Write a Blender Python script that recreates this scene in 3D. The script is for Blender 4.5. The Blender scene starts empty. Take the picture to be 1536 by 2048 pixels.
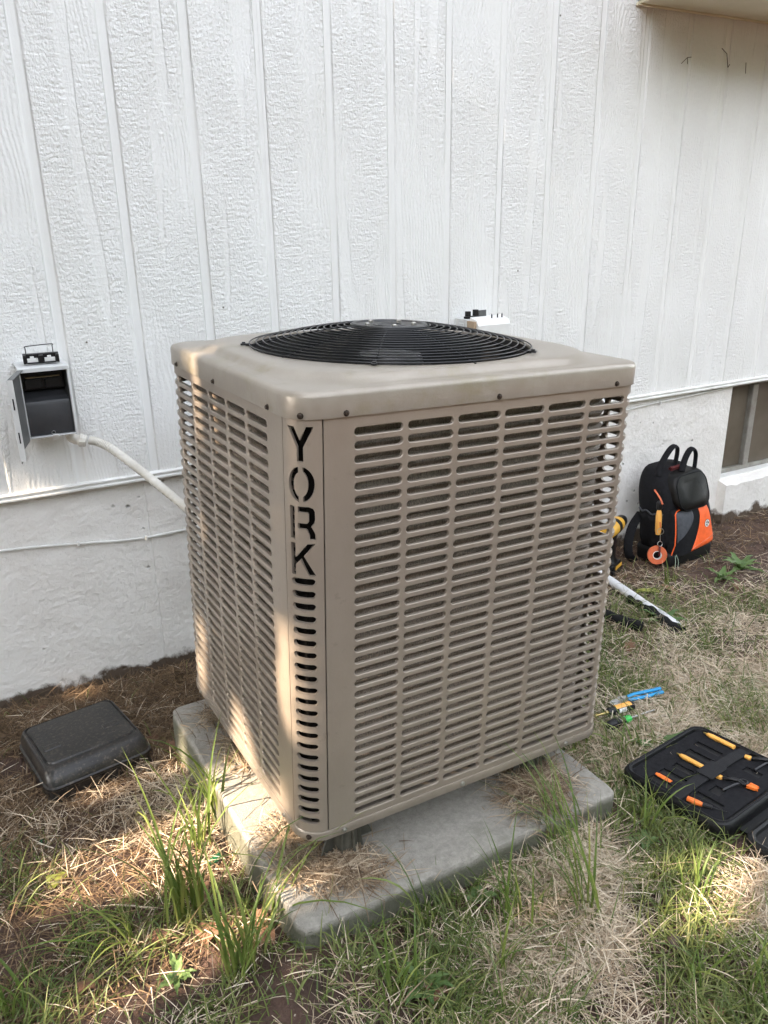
import bpy, bmesh, math, random
import numpy as np
from mathutils import Vector, Matrix, Euler
from mathutils.geometry import delaunay_2d_cdt

R = math.radians
random.seed(7)
rng = np.random.default_rng(11)
scene = bpy.context.scene
col = scene.collection

# ------------------------------------------------------------------ camera
cam_d = bpy.data.cameras.new('camera')
cam = bpy.data.objects.new('camera', cam_d)
col.objects.link(cam)
yaw, pitch, roll = R(28.739), R(20.281), R(-0.904)
fw = Vector((math.sin(yaw)*math.cos(pitch), math.cos(yaw)*math.cos(pitch), -math.sin(pitch)))
rt0 = Vector((math.cos(yaw), -math.sin(yaw), 0))
up0 = rt0.cross(fw)
rt = rt0*math.cos(roll) + up0*math.sin(roll)
up = up0*math.cos(roll) - rt0*math.sin(roll)
m3 = Matrix((rt, up, -fw)).transposed()
cam.matrix_world = Matrix.Translation((-0.465, -1.213, 1.377)) @ m3.to_4x4()
cam_d.sensor_fit = 'VERTICAL'
cam_d.sensor_height = 36
cam_d.lens = 28.0217
cam_d.clip_start = 0.02
cam_d.clip_end = 500
scene.camera = cam

# ------------------------------------------------------------------ sky, sun, exposure
SUN_EL = R(37)
SUN_AZ = R(-93)              # measured from +Y towards +X
TO_SUN = Vector((math.sin(SUN_AZ)*math.cos(SUN_EL), math.cos(SUN_AZ)*math.cos(SUN_EL), math.sin(SUN_EL)))
world = bpy.data.worlds.new('World')
scene.world = world
world.use_nodes = True
wn = world.node_tree
wn.nodes.clear()
sky = wn.nodes.new('ShaderNodeTexSky')
sky.sky_type = 'NISHITA'
sky.sun_disc = False
sky.sun_elevation = SUN_EL
sky.sun_rotation = SUN_AZ
sky.air_density = 1.0
sky.dust_density = 2.5
sky.ozone_density = 0.6
hs = wn.nodes.new('ShaderNodeHueSaturation')
hs.inputs['Saturation'].default_value = 0.28
bg = wn.nodes.new('ShaderNodeBackground')
bg.inputs['Strength'].default_value = 0.15
wo = wn.nodes.new('ShaderNodeOutputWorld')
wn.links.new(sky.outputs[0], hs.inputs['Color'])
wn.links.new(hs.outputs[0], bg.inputs[0])
wn.links.new(bg.outputs[0], wo.inputs[0])

sun_d = bpy.data.lights.new('sun', 'SUN')
sun_d.energy = 3.2
sun_d.angle = R(0.55)
sun_d.color = (1.0, 0.80, 0.60)
sun = bpy.data.objects.new('sun', sun_d)
col.objects.link(sun)
sun.rotation_euler = TO_SUN.to_track_quat('Z', 'Y').to_euler()
sun.location = TO_SUN*20

vs = scene.view_settings
vs.view_transform = 'Standard'
vs.look = 'None'
vs.gamma = 1
vs.use_curve_mapping = False
vs.exposure = 3.12

# ------------------------------------------------------------------ helpers
def tag(o, label=None, cat=None, group=None, kind=None):
    if label: o['label'] = label
    if cat: o['category'] = cat
    if group: o['group'] = group
    if kind: o['kind'] = kind
    return o

def empty(name, loc=(0, 0, 0), rot=(0, 0, 0), label=None, cat=None, group=None):
    o = bpy.data.objects.new(name, None)
    o.empty_display_size = 0.05
    o.location = loc
    o.rotation_euler = rot
    col.objects.link(o)
    return tag(o, label, cat, group)

class MB:
    """collects vertices and faces, becomes one mesh object"""
    def __init__(s):
        s.v = []; s.f = []
    def add(s, vs_, fs_):
        b = len(s.v)
        s.v += [tuple(q) for q in vs_]
        s.f += [tuple(i+b for i in q) for q in fs_]
        return s
    def box(s, c, d, M=None):
        x, y, z = d[0]/2, d[1]/2, d[2]/2
        P = [Vector((sx*x, sy*y, sz*z)) for sx in (-1, 1) for sy in (-1, 1) for sz in (-1, 1)]
        c = Vector(c)
        if M is not None: P = [M @ q for q in P]
        return s.add([q+c for q in P], [(0, 1, 3, 2), (4, 6, 7, 5), (0, 4, 5, 1), (2, 3, 7, 6), (0, 2, 6, 4), (1, 5, 7, 3)])
    def bb(s, x0, x1, y0, y1, z0, z1):
        return s.box(((x0+x1)/2, (y0+y1)/2, (z0+z1)/2), (x1-x0, y1-y0, z1-z0))
    def tube(s, pts, r, n=8, closed=False, caps=True, flat=1.0):
        pts = [Vector(q) for q in pts]
        N = len(pts)
        rr = r if hasattr(r, '__len__') else [r]*N
        V = []; F = []
        prev = None
        for i, q in enumerate(pts):
            if closed: t = pts[(i+1) % N]-pts[i-1]
            else: t = pts[min(i+1, N-1)]-pts[max(i-1, 0)]
            t.normalize()
            if prev is None:
                a = Vector((0, 0, 1)) if abs(t.z) < .9 else Vector((1, 0, 0))
                u = (a - t*a.dot(t)).normalized()
            else:
                u = (prev - t*prev.dot(t)).normalized()
            prev = u
            w = t.cross(u)
            for k in range(n):
                an = 2*math.pi*k/n
                V.append(q + (u*math.cos(an)*flat + w*math.sin(an))*rr[i])
        M = N if closed else N-1
        for i in range(M):
            for k in range(n):
                a = i*n+k; b = i*n+(k+1) % n; j = ((i+1) % N)*n
                F.append((a, b, j+(k+1) % n, j+k))
        if caps and not closed:
            F.append(tuple(range(n-1, -1, -1)))
            F.append(tuple((N-1)*n+k for k in range(n)))
        return s.add(V, F)
    def lathe(s, prof, M=None, n=24, caps=True):
        V = []; F = []
        for (r, z) in prof:
            for k in range(n):
                a = 2*math.pi*k/n
                V.append(Vector((r*math.cos(a), r*math.sin(a), z)))
        for i in range(len(prof)-1):
            for k in range(n):
                F.append((i*n+k, i*n+(k+1) % n, (i+1)*n+(k+1) % n, (i+1)*n+k))
        if caps:
            F.append(tuple(range(n-1, -1, -1)))
            F.append(tuple((len(prof)-1)*n+k for k in range(n)))
        if M is not None: V = [M @ q for q in V]
        return s.add(V, F)
    def loft(s, rings, cap0=True, cap1=True, closed=True):
        n = len(rings[0]); V = [q for r in rings for q in r]; F = []
        m = n if closed else n-1
        for i in range(len(rings)-1):
            for k in range(m):
                F.append((i*n+k, i*n+(k+1) % n, (i+1)*n+(k+1) % n, (i+1)*n+k))
        if cap0: F.append(tuple(range(n-1, -1, -1)))
        if cap1: F.append(tuple((len(rings)-1)*n+k for k in range(n)))
        return s.add(V, F)
    def prism(s, poly, h0, h1, M=None):
        n = len(poly)
        V = [Vector((x, y, h0)) for x, y in poly]+[Vector((x, y, h1)) for x, y in poly]
        if M is not None: V = [M @ q for q in V]
        F = [tuple(range(n-1, -1, -1)), tuple(range(n, 2*n))]+[(k, (k+1) % n, n+(k+1) % n, n+k) for k in range(n)]
        return s.add(V, F)
    def sheet(s, fn, nu, nv):
        V = [fn(i/nu, j/nv) for j in range(nv+1) for i in range(nu+1)]
        F = [(j*(nu+1)+i, j*(nu+1)+i+1, (j+1)*(nu+1)+i+1, (j+1)*(nu+1)+i) for j in range(nv) for i in range(nu)]
        return s.add(V, F)
    def mesh(s, name, mat=None, smooth=0, merge=0, fix=True):
        me = bpy.data.meshes.new(name)
        me.from_pydata(s.v, [], s.f)
        if merge or fix:
            bm = bmesh.new(); bm.from_mesh(me)
            if merge: bmesh.ops.remove_doubles(bm, verts=bm.verts, dist=merge)
            if fix: bmesh.ops.recalc_face_normals(bm, faces=bm.faces)
            bm.to_mesh(me); bm.free()
        if smooth:
            me.shade_smooth()
            me.set_sharp_from_angle(angle=R(smooth))
        if mat: me.materials.append(mat)
        return me
    def obj(s, name, mat=None, parent=None, smooth=0, bevel=0, seg=2, merge=0, fix=True, solid=0, sub=0):
        o = bpy.data.objects.new(name, s.mesh(name, mat, smooth, merge, fix))
        col.objects.link(o)
        if parent: o.parent = parent
        if solid:
            md = o.modifiers.new('solid', 'SOLIDIFY'); md.thickness = solid; md.offset = 0
        if sub:
            md = o.modifiers.new('sub', 'SUBSURF'); md.levels = sub; md.render_levels = sub
        if bevel:
            md = o.modifiers.new('bevel', 'BEVEL'); md.width = bevel; md.segments = seg
            md.limit_method = 'ANGLE'; md.angle_limit = R(35)
        return o

def rrect(w, d, r, n=5, cx=0, cy=0, z=0):
    """rounded rectangle ring, counter-clockwise"""
    out = []
    for (sx, sy, a0) in ((1, 1, 0), (-1, 1, 90), (-1, -1, 180), (1, -1, 270)):
        for k in range(n+1):
            a = R(a0+90*k/n)
            out.append(Vector((cx+sx*(w/2-r)+r*math.cos(a), cy+sy*(d/2-r)+r*math.sin(a), z)))
    return out

def smooth_path(pts, n=8):
    """Catmull-Rom through points"""
    P = [Vector(q) for q in pts]
    P = [P[0]*2-P[1]]+P+[P[-1]*2-P[-2]]
    out = []
    for i in range(1, len(P)-2):
        for k in range(n):
            t = k/n
            a, b, c, d = P[i-1], P[i], P[i+1], P[i+2]
            out.append(0.5*((2*b)+(c-a)*t+(2*a-5*b+4*c-d)*t*t+(3*b-a-3*c+d)*t**3))
    out.append(P[-2])
    return out

def align(p, d, roll=0):
    """matrix whose local Z points along d"""
    q = Vector(d).normalized().to_track_quat('Z', 'Y')
    return Matrix.Translation(Vector(p)) @ q.to_matrix().to_4x4() @ Matrix.Rotation(roll, 4, 'Z')

# numpy value noise, used for ground height and plant density
_tabs = {}
def vnoise(x, y, scale, seed=0):
    if seed not in _tabs:
        _tabs[seed] = np.random.default_rng(1000+seed).random((64, 64))
    T = _tabs[seed]
    x = np.asarray(x, float)/scale; y = np.asarray(y, float)/scale
    xi = np.floor(x).astype(int); yi = np.floor(y).astype(int)
    fx = x-xi; fy = y-yi
    fx = fx*fx*(3-2*fx); fy = fy*fy*(3-2*fy)
    a = T[xi % 64, yi % 64]; b = T[(xi+1) % 64, yi % 64]
    c = T[xi % 64, (yi+1) % 64]; d = T[(xi+1) % 64, (yi+1) % 64]
    return (a*(1-fx)+b*fx)*(1-fy)+(c*(1-fx)+d*fx)*fy

def ground_z(x, y):
    x = np.asarray(x, float); y = np.asarray(y, float)
    z = -0.03-0.062*np.clip(y, -3, 1.4)
    z = z+(vnoise(x, y, .23, 1)-.5)*.016+(vnoise(x, y, .07, 2)-.5)*.008+(vnoise(x, y, .022, 3)-.5)*.005
    z = z+.042*np.exp(-((x+.03)**2+(y+.15)**2)/(2*.09**2))+.012*np.exp(-((x-.3)**2/(2*.3**2)+(y+.17)**2/(2*.06**2)))
    return z
def gz(x, y): return float(ground_z(x, y))

# ------------------------------------------------------------------ materials
def newmat(name):
    m = bpy.data.materials.new(name)
    m.use_nodes = True
    nt = m.node_tree
    return m, nt, nt.nodes['Principled BSDF']
def N(nt, kind, **kw):
    n = nt.nodes.new(kind)
    for k, v in kw.items():
        if k.startswith('_'): setattr(n, k[1:], v)
        else: n.inputs[k.replace('__', ' ')].default_value = v
    return n
def rgba(c): return (c[0], c[1], c[2], 1)

def mat(name, c1, c2=None, scale=20, rough=.6, metal=0, bump=0, bscale=200, c3=None, s3=8, t3=.62, spec=.5, stretch=None, detail=4, rvar=0, trans=0, nr=.6):
    m, nt, b = newmat(name)
    L = nt.links.new
    tc = N(nt, 'ShaderNodeTexCoord')
    vec = tc.outputs['Object']
    if stretch:
        mp = N(nt, 'ShaderNodeMapping'); mp.inputs['Scale'].default_value = stretch
        L(vec, mp.inputs[0]); vec = mp.outputs[0]
    b.inputs['Base Color'].default_value = rgba(c1)
    b.inputs['Roughness'].default_value = rough
    b.inputs['Metallic'].default_value = metal
    b.inputs['Specular IOR Level'].default_value = spec
    colout = None
    if c2 is not None:
        nz = N(nt, 'ShaderNodeTexNoise', Scale=scale, Detail=detail, Roughness=nr)
        L(vec, nz.inputs['Vector'])
        rp = N(nt, 'ShaderNodeValToRGB')
        rp.color_ramp.elements[0].position = .33; rp.color_ramp.elements[0].color = rgba(c1)
        rp.color_ramp.elements[1].position = .68; rp.color_ramp.elements[1].color = rgba(c2)
        L(nz.outputs['Fac'], rp.inputs[0])
        colout = rp.outputs[0]
        if rvar:
            mr = N(nt, 'ShaderNodeMapRange'); mr.inputs[3].default_value = rough-rvar; mr.inputs[4].default_value = rough+rvar
            L(nz.outputs['Fac'], mr.inputs[0]); L(mr.outputs[0], b.inputs['Roughness'])
    if c3 is not None:
        n3 = N(nt, 'ShaderNodeTexNoise', Scale=s3, Detail=6, Roughness=.7)
        L(vec, n3.inputs['Vector'])
        r3 = N(nt, 'ShaderNodeValToRGB')
        r3.color_ramp.elements[0].position = t3-.06; r3.color_ramp.elements[1].position = t3+.06
        L(n3.outputs['Fac'], r3.inputs[0])
        mx = N(nt, 'ShaderNodeMix', _data_type='RGBA')
        L(r3.outputs[0], mx.inputs[0])
        if colout is not None: L(colout, mx.inputs[6])
        else: mx.inputs[6].default_value = rgba(c1)
        mx.inputs[7].default_value = rgba(c3)
        colout = mx.outputs[2]
    if colout is not None: L(colout, b.inputs['Base Color'])
    if bump:
        nb = N(nt, 'ShaderNodeTexNoise', Scale=bscale, Detail=5, Roughness=.65)
        L(vec, nb.inputs['Vector'])
        bp = N(nt, 'ShaderNodeBump', Strength=1.0, Distance=bump)
        L(nb.outputs['Fac'], bp.inputs['Height'])
        L(bp.outputs[0], b.inputs['Normal'])
    if trans: b.inputs['Transmission Weight'].default_value = trans
    return m

def siding_material():
    m, nt, b = newmat('white_painted_siding')
    L = nt.links.new
    tc = N(nt, 'ShaderNodeTexCoord')
    oi = N(nt, 'ShaderNodeObjectInfo')
    sc = N(nt, 'ShaderNodeVectorMath', _operation='SCALE'); sc.inputs[3].default_value = 37.0
    cx = N(nt, 'ShaderNodeCombineXYZ')
    L(oi.outputs['Random'], cx.inputs[0]); L(oi.outputs['Random'], cx.inputs[2])
    L(cx.outputs[0], sc.inputs[0])
    ad = N(nt, 'ShaderNodeVectorMath', _operation='ADD')
    L(tc.outputs['Object'], ad.inputs[0]); L(sc.outputs[0], ad.inputs[1])
    P = ad.outputs[0]
    def mapped(s):
        mp = N(nt, 'ShaderNodeMapping'); mp.inputs['Scale'].default_value = s
        L(P, mp.inputs[0]); return mp.outputs[0]
    def math_(op, a, b_=None, v=None):
        n = N(nt, 'ShaderNodeMath', _operation=op)
        L(a, n.inputs[0])
        if b_ is not None: L(b_, n.inputs[1])
        elif v is not None: n.inputs[1].default_value = v
        return n.outputs[0]
    # short rough-sawn flecks
    n1 = N(nt, 'ShaderNodeTexNoise', Scale=1.0, Detail=3, Roughness=.6); L(mapped((165, 50, 95)), n1.inputs['Vector'])
    # horizontal saw rows
    n2 = N(nt, 'ShaderNodeTexNoise', Scale=1.0, Detail=2, Roughness=.5); L(mapped((30, 20, 110)), n2.inputs['Vector'])
    # cathedral grain: distorted bands
    nd = N(nt, 'ShaderNodeTexNoise', Scale=1.0, Detail=2, Roughness=.5); L(mapped((7, 7, 2.2)), nd.inputs['Vector'])
    sx = N(nt, 'ShaderNodeSeparateXYZ'); L(P, sx.inputs[0])
    dist = math_('MULTIPLY', nd.outputs['Fac'], v=.10)
    xx = math_('ADD', sx.outputs[0], dist)
    ph = math_('MULTIPLY', xx, v=520.0)
    wv = math_('SINE', ph)
    wv = math_('MULTIPLY', wv, v=.13)
    # mask of grain patches
    nm = N(nt, 'ShaderNodeTexNoise', Scale=1.0, Detail=1, Roughness=.4); L(mapped((6, 6, 1.5)), nm.inputs['Vector'])
    rm = N(nt, 'ShaderNodeValToRGB'); rm.color_ramp.elements[0].position = .47; rm.color_ramp.elements[1].position = .60
    L(nm.outputs['Fac'], rm.inputs[0])
    # smooth filled patches
    nf = N(nt, 'ShaderNodeTexNoise', Scale=1.0, Detail=1, Roughness=.4); L(mapped((16, 10, 1.1)), nf.inputs['Vector'])
    rf = N(nt, 'ShaderNodeValToRGB'); rf.color_ramp.elements[0].position = .58; rf.color_ramp.elements[1].position = .62
    rf.color_ramp.elements[0].color = (1, 1, 1, 1); rf.color_ramp.elements[1].color = (.40, .40, .40, 1)
    L(nf.outputs['Fac'], rf.inputs[0])
    fl = math_('MULTIPLY', n1.outputs['Fac'], v=1.25)
    rows = math_('MULTIPLY', n2.outputs['Fac'], v=.7)
    h1 = math_('ADD', fl, rows)
    mixh = N(nt, 'ShaderNodeMix', _data_type='FLOAT')
    L(rm.outputs[0], mixh.inputs[0]); L(h1, mixh.inputs[2])
    g2 = math_('ADD', wv, math_('MULTIPLY', n1.outputs['Fac'], v=.6)); L(g2, mixh.inputs[3])
    # the routed grooves are smooth
    so = N(nt, 'ShaderNodeSeparateXYZ'); L(tc.outputs['Object'], so.inputs[0])
    gm = N(nt, 'ShaderNodeMapRange'); gm.inputs[1].default_value = .0010; gm.inputs[2].default_value = .0024
    gm.inputs[3].default_value = 1.0; gm.inputs[4].default_value = .12
    L(so.outputs[1], gm.inputs[0])
    hh = math_('MULTIPLY', mixh.outputs[0], rf.outputs[0])
    hh = math_('MULTIPLY', hh, gm.outputs[0])
    bp = N(nt, 'ShaderNodeBump', Strength=1.0, Distance=.0048)
    L(hh, bp.inputs['Height']); L(bp.outputs[0], b.inputs['Normal'])
    # colour: near white with faint wear and specks
    nc = N(nt, 'ShaderNodeTexNoise', Scale=2.2, Detail=5, Roughness=.6); L(P, nc.inputs['Vector'])
    rc = N(nt, 'ShaderNodeValToRGB')
    rc.color_ramp.elements[0].position = .3; rc.color_ramp.elements[0].color = (.76, .755, .735, 1)
    rc.color_ramp.elements[1].position = .7; rc.color_ramp.elements[1].color = (.82, .82, .81, 1)
    L(nc.outputs['Fac'], rc.inputs[0])
    vo = N(nt, 'ShaderNodeTexVoronoi', Scale=9.0); L(P, vo.inputs['Vector'])
    rv = N(nt, 'ShaderNodeValToRGB')
    rv.color_ramp.elements[0].position = .025; rv.color_ramp.elements[0].color = (.16, .14, .11, 1)
    rv.color_ramp.elements[1].position = .04; rv.color_ramp.elements[1].color = (1, 1, 1, 1)
    L(vo.outputs['Distance'], rv.inputs[0])
    # keep only a few specks
    vc = N(nt, 'ShaderNodeSeparateColor'); L(vo.outputs['Color'], vc.inputs[0])
    keep = math_('GREATER_THAN', vc.outputs[0], v=.93)
    mx = N(nt, 'ShaderNodeMix', _data_type='RGBA', _blend_type='MULTIPLY')
    L(keep, mx.inputs[0]); L(rc.outputs[0], mx.inputs[6]); L(rv.outputs[0], mx.inputs[7])
    L(mx.outputs[2], b.inputs['Base Color'])
    b.inputs['Roughness'].default_value = .36
    b.inputs['Specular IOR Level'].default_value = .45
    return m

def foundation_material():
    m, nt, b = newmat('painted_foundation_concrete')
    L = nt.links.new
    tc = N(nt, 'ShaderNodeTexCoord'); P = tc.outputs['Object']
    n1 = N(nt, 'ShaderNodeTexNoise', Scale=46, Detail=6, Roughness=.65); L(P, n1.inputs['Vector'])
    nlow = N(nt, 'ShaderNodeTexNoise', Scale=7, Detail=3, Roughness=.55); L(P, nlow.inputs['Vector'])
    vo = N(nt, 'ShaderNodeTexVoronoi', Scale=25); vo.inputs['Randomness'].default_value = 1
    L(P, vo.inputs['Vector'])
    pit = N(nt, 'ShaderNodeMapRange'); pit.inputs[1].default_value = .03; pit.inputs[2].default_value = .20
    L(vo.outputs['Distance'], pit.inputs[0])
    sep = N(nt, 'ShaderNodeSeparateColor'); L(vo.outputs['Color'], sep.inputs[0])
    kp = N(nt, 'ShaderNodeMath', _operation='LESS_THAN'); kp.inputs[1].default_value = .80; L(sep.outputs[0], kp.inputs[0])
    pm = N(nt, 'ShaderNodeMath', _operation='MAXIMUM'); L(pit.outputs[0], pm.inputs[0]); L(kp.outputs[0], pm.inputs[1])
    a1 = N(nt, 'ShaderNodeMath', _operation='MULTIPLY'); a1.inputs[1].default_value = .60; L(n1.outputs['Fac'], a1.inputs[0])
    a2 = N(nt, 'ShaderNodeMath', _operation='MULTIPLY'); a2.inputs[1].default_value = 1.2; L(nlow.outputs['Fac'], a2.inputs[0])
    a3 = N(nt, 'ShaderNodeMath', _operation='ADD'); L(a1.outputs[0], a3.inputs[0]); L(a2.outputs[0], a3.inputs[1])
    a4 = N(nt, 'ShaderNodeMath', _operation='ADD'); L(a3.outputs[0], a4.inputs[0]); L(pm.outputs[0], a4.inputs[1])
    bp = N(nt, 'ShaderNodeBump', Strength=1, Distance=.010); L(a4.outputs[0], bp.inputs['Height']); L(bp.outputs[0], b.inputs['Normal'])
    # ragged lower edge of the paint, bare brown concrete and soil splash below
    s = N(nt, 'ShaderNodeSeparateXYZ'); L(P, s.inputs[0])
    ne = N(nt, 'ShaderNodeTexNoise', Scale=11, Detail=7, Roughness=.62); L(P, ne.inputs['Vector'])
    e1 = N(nt, 'ShaderNodeMath', _operation='MULTIPLY'); e1.inputs[1].default_value = -.16; L(ne.outputs['Fac'], e1.inputs[0])
    e2 = N(nt, 'ShaderNodeMath', _operation='ADD'); L(s.outputs[2], e2.inputs[0]); L(e1.outputs[0], e2.inputs[1])
    mr = N(nt, 'ShaderNodeMapRange'); mr.inputs[1].default_value = -.152; mr.inputs[2].default_value = -.130
    L(e2.outputs[0], mr.inputs[0])
    nc = N(nt, 'ShaderNodeTexNoise', Scale=4, Detail=6, Roughness=.65); L(P, nc.inputs['Vector'])
    rc = N(nt, 'ShaderNodeValToRGB')
    rc.color_ramp.elements[0].position = .3; rc.color_ramp.elements[0].color = (.70, .67, .635, 1)
    rc.color_ramp.elements[1].position = .7; rc.color_ramp.elements[1].color = (.80, .78, .75, 1)
    L(nc.outputs['Fac'], rc.inputs[0])
    pd = N(nt, 'ShaderNodeMix', _data_type='RGBA', _blend_type='MULTIPLY'); pd.inputs[0].default_value = .55
    L(rc.outputs[0], pd.inputs[6]); L(pm.outputs[0], pd.inputs[7])
    mx = N(nt, 'ShaderNodeMix', _data_type='RGBA'); L(mr.outputs[0], mx.inputs[0])
    mx.inputs[6].default_value = (.085, .060, .042, 1); L(pd.outputs[2], mx.inputs[7])
    L(mx.outputs[2], b.inputs['Base Color'])
    b.inputs['Roughness'].default_value = .7
    return m

def soil_material():
    m, nt, b = newmat('soil')
    L = nt.links.new
    tc = N(nt, 'ShaderNodeTexCoord'); P = tc.outputs['Object']
    n1 = N(nt, 'ShaderNodeTexNoise', Scale=5, Detail=8, Roughness=.7); L(P, n1.inputs['Vector'])
    r1 = N(nt, 'ShaderNodeValToRGB')
    r1.color_ramp.elements[0].position = .3; r1.color_ramp.elements[0].color = (.024, .015, .011, 1)
    r1.color_ramp.elements[1].position = .75; r1.color_ramp.elements[1].color = (.135, .076, .055, 1)
    L(n1.outputs['Fac'], r1.inputs[0])
    vo = N(nt, 'ShaderNodeTexVoronoi', Scale=130); L(P, vo.inputs['Vector'])
    n2 = N(nt, 'ShaderNodeTexNoise', Scale=120, Detail=6, Roughness=.75); L(P, n2.inputs['Vector'])
    sep = N(nt, 'ShaderNodeSeparateColor'); L(vo.outputs['Color'], sep.inputs[0])
    gt = N(nt, 'ShaderNodeMath', _operation='GREATER_THAN'); gt.inputs[1].default_value = .955; L(sep.outputs[0], gt.inputs[0])
    lt = N(nt, 'ShaderNodeMath', _operation='LESS_THAN'); lt.inputs[1].default_value = .28; L(vo.outputs['Distance'], lt.inputs[0])
    mm = N(nt, 'ShaderNodeMath', _operation='MULTIPLY'); L(gt.outputs[0], mm.inputs[0]); L(lt.outputs[0], mm.inputs[1])
    mx = N(nt, 'ShaderNodeMix', _data_type='RGBA'); L(mm.outputs[0], mx.inputs[0]); L(r1.outputs[0], mx.inputs[6]); mx.inputs[7].default_value = (.34, .29, .23, 1)
    L(mx.outputs[2], b.inputs['Base Color'])
    bp = N(nt, 'ShaderNodeBump', Strength=1, Distance=.007); L(n2.outputs['Fac'], bp.inputs['Height']); L(bp.outputs[0], b.inputs['Normal'])
    b.inputs['Roughness'].default_value = .92
    return m

def blade_material(name, stops, rough=.55, trans=.25):
    """colour picked per blade from the 'rnd' attribute; thin leaf lets light through"""
    m, nt, b = newmat(name)
    L = nt.links.new
    at = N(nt, 'ShaderNodeAttribute', _attribute_name='rnd')
    rp = N(nt, 'ShaderNodeValToRGB')
    el = rp.color_ramp.elements
    while len(el) < len(stops): el.new(.5)
    for e, (p_, c_) in zip(el, stops): e.position = p_; e.color = rgba(c_)
    L(at.outputs['Fac'], rp.inputs[0])
    L(rp.outputs[0], b.inputs['Base Color'])
    b.inputs['Roughness'].default_value = rough
    b.inputs['Specular IOR Level'].default_value = .35
    tr = N(nt, 'ShaderNodeBsdfTranslucent'); L(rp.outputs[0], tr.inputs[0])
    mx = N(nt, 'ShaderNodeMixShader'); mx.inputs[0].default_value = trans
    L(b.outputs[0], mx.inputs[1]); L(tr.outputs[0], mx.inputs[2])
    L(mx.outputs[0], nt.nodes['Material Output'].inputs[0])
    return m

def coil_material():
    m, nt, b = newmat('aluminium_coil_fins')
    L = nt.links.new
    tc = N(nt, 'ShaderNodeTexCoord'); P = tc.outputs['Object']
    n1 = N(nt, 'ShaderNodeTexNoise', Scale=1, Detail=5, Roughness=.7)
    mp = N(nt, 'ShaderNodeMapping'); mp.inputs['Scale'].default_value = (420, 420, 60); L(P, mp.inputs[0]); L(mp.outputs[0], n1.inputs['Vector'])
    rp = N(nt, 'ShaderNodeValToRGB')
    rp.color_ramp.elements[0].position = .3; rp.color_ramp.elements[0].color = (.075, .058, .044, 1)
    rp.color_ramp.elements[1].position = .75; rp.color_ramp.elements[1].color = (.42, .345, .27, 1)
    L(n1.outputs['Fac'], rp.inputs[0]); L(rp.outputs[0], b.inputs['Base Color'])
    b.inputs['Metallic'].default_value = .2; b.inputs['Roughness'].default_value = .45
    bp = N(nt, 'ShaderNodeBump', Strength=.8, Distance=.002); L(n1.outputs['Fac'], bp.inputs['Height']); L(bp.outputs[0], b.inputs['Normal'])
    return m

M_side = siding_material()
M_found = foundation_material()
M_soil = soil_material()
M_coil = coil_material()
M_trim = mat('white_trim_paint', (.78, .78, .76), (.66, .65, .62), 12, .4, bump=.0006, bscale=160)
M_soffit = mat('cream_soffit_paint', (.73, .67, .50), (.66, .60, .44), 5, .55, bump=.0008, bscale=90)
M_winframe = mat('weathered_window_metal', (.42, .41, .38), (.25, .23, .20), 14, .45, metal=.5, bump=.0006, bscale=120)
M_glass = mat('dusty_window_glass', (.085, .068, .048), (.15, .128, .098), 3, .25, spec=.6)
M_conc = mat('pad_concrete', (.42, .395, .350), (.25, .235, .205), 60, .9, bump=.006, bscale=330, c3=(.24, .235, .195), s3=5, t3=.60, spec=.3, detail=14, nr=.78)
def stain_low(m, z0, z1, colr, nz=18):
    nt = m.node_tree; L = nt.links.new; b = nt.nodes['Principled BSDF']
    src = b.inputs['Base Color'].links[0].from_socket
    tc = N(nt, 'ShaderNodeTexCoord'); sx = N(nt, 'ShaderNodeSeparateXYZ'); L(tc.outputs['Object'], sx.inputs[0])
    nn = N(nt, 'ShaderNodeTexNoise', Scale=nz, Detail=6, Roughness=.65); L(tc.outputs['Object'], nn.inputs['Vector'])
    mm = N(nt, 'ShaderNodeMath', _operation='MULTIPLY_ADD'); L(nn.outputs['Fac'], mm.inputs[0]); mm.inputs[1].default_value = .030; L(sx.outputs[2], mm.inputs[2])
    mr = N(nt, 'ShaderNodeMapRange'); mr.inputs[1].default_value = z0; mr.inputs[2].default_value = z1; mr.inputs[3].default_value = .85; mr.inputs[4].default_value = 0
    L(mm.outputs[0], mr.inputs[0])
    mx = N(nt, 'ShaderNodeMix', _data_type='RGBA'); L(mr.outputs[0], mx.inputs[0]); L(src, mx.inputs[6]); mx.inputs[7].default_value = rgba(colr)
    L(mx.outputs[2], b.inputs['Base Color'])
stain_low(M_conc, -.006, .010, (.115, .118, .080))
M_paint = mat('taupe_sheet_metal_paint', (.285, .240, .195), (.330, .280, .230), 5, .33, metal=.35, bump=.0003, bscale=160, c3=(.245, .205, .168), s3=30, t3=.66, spec=.5, rvar=.05)
M_lid = mat('weathered_taupe_lid_paint', (.285, .248, .205), (.335, .298, .252), 14, .31, metal=.25, bump=.0004, bscale=200, c3=(.265, .232, .170), s3=6, t3=.57, rvar=.07)
M_base = mat('painted_base_edge', (.265, .225, .185), (.31, .265, .22), 25, .32, metal=.4, bump=.0004)
M_wire = mat('black_coated_wire', (.004, .004, .005), (.009, .009, .010), 30, .30)
M_capm = mat('dusty_black_cap', (.020, .020, .021), (.045, .044, .042), 40, .4)
M_fan = mat('dark_fan_metal', (.035, .035, .038), (.07, .065, .06), 12, .35, metal=.5)
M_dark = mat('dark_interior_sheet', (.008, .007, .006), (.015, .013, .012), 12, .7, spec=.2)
M_screw = mat('rusty_dark_screw', (.03, .025, .022), (.09, .065, .05), 300, .4, metal=.7)
M_bright = mat('zinc_screw', (.5, .49, .46), (.35, .33, .3), 200, .3, metal=.9)
M_foot = mat('weathered_plastic_foot', (.055, .053, .042), (.10, .092, .072), 25, .6, bump=.0006)
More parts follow.
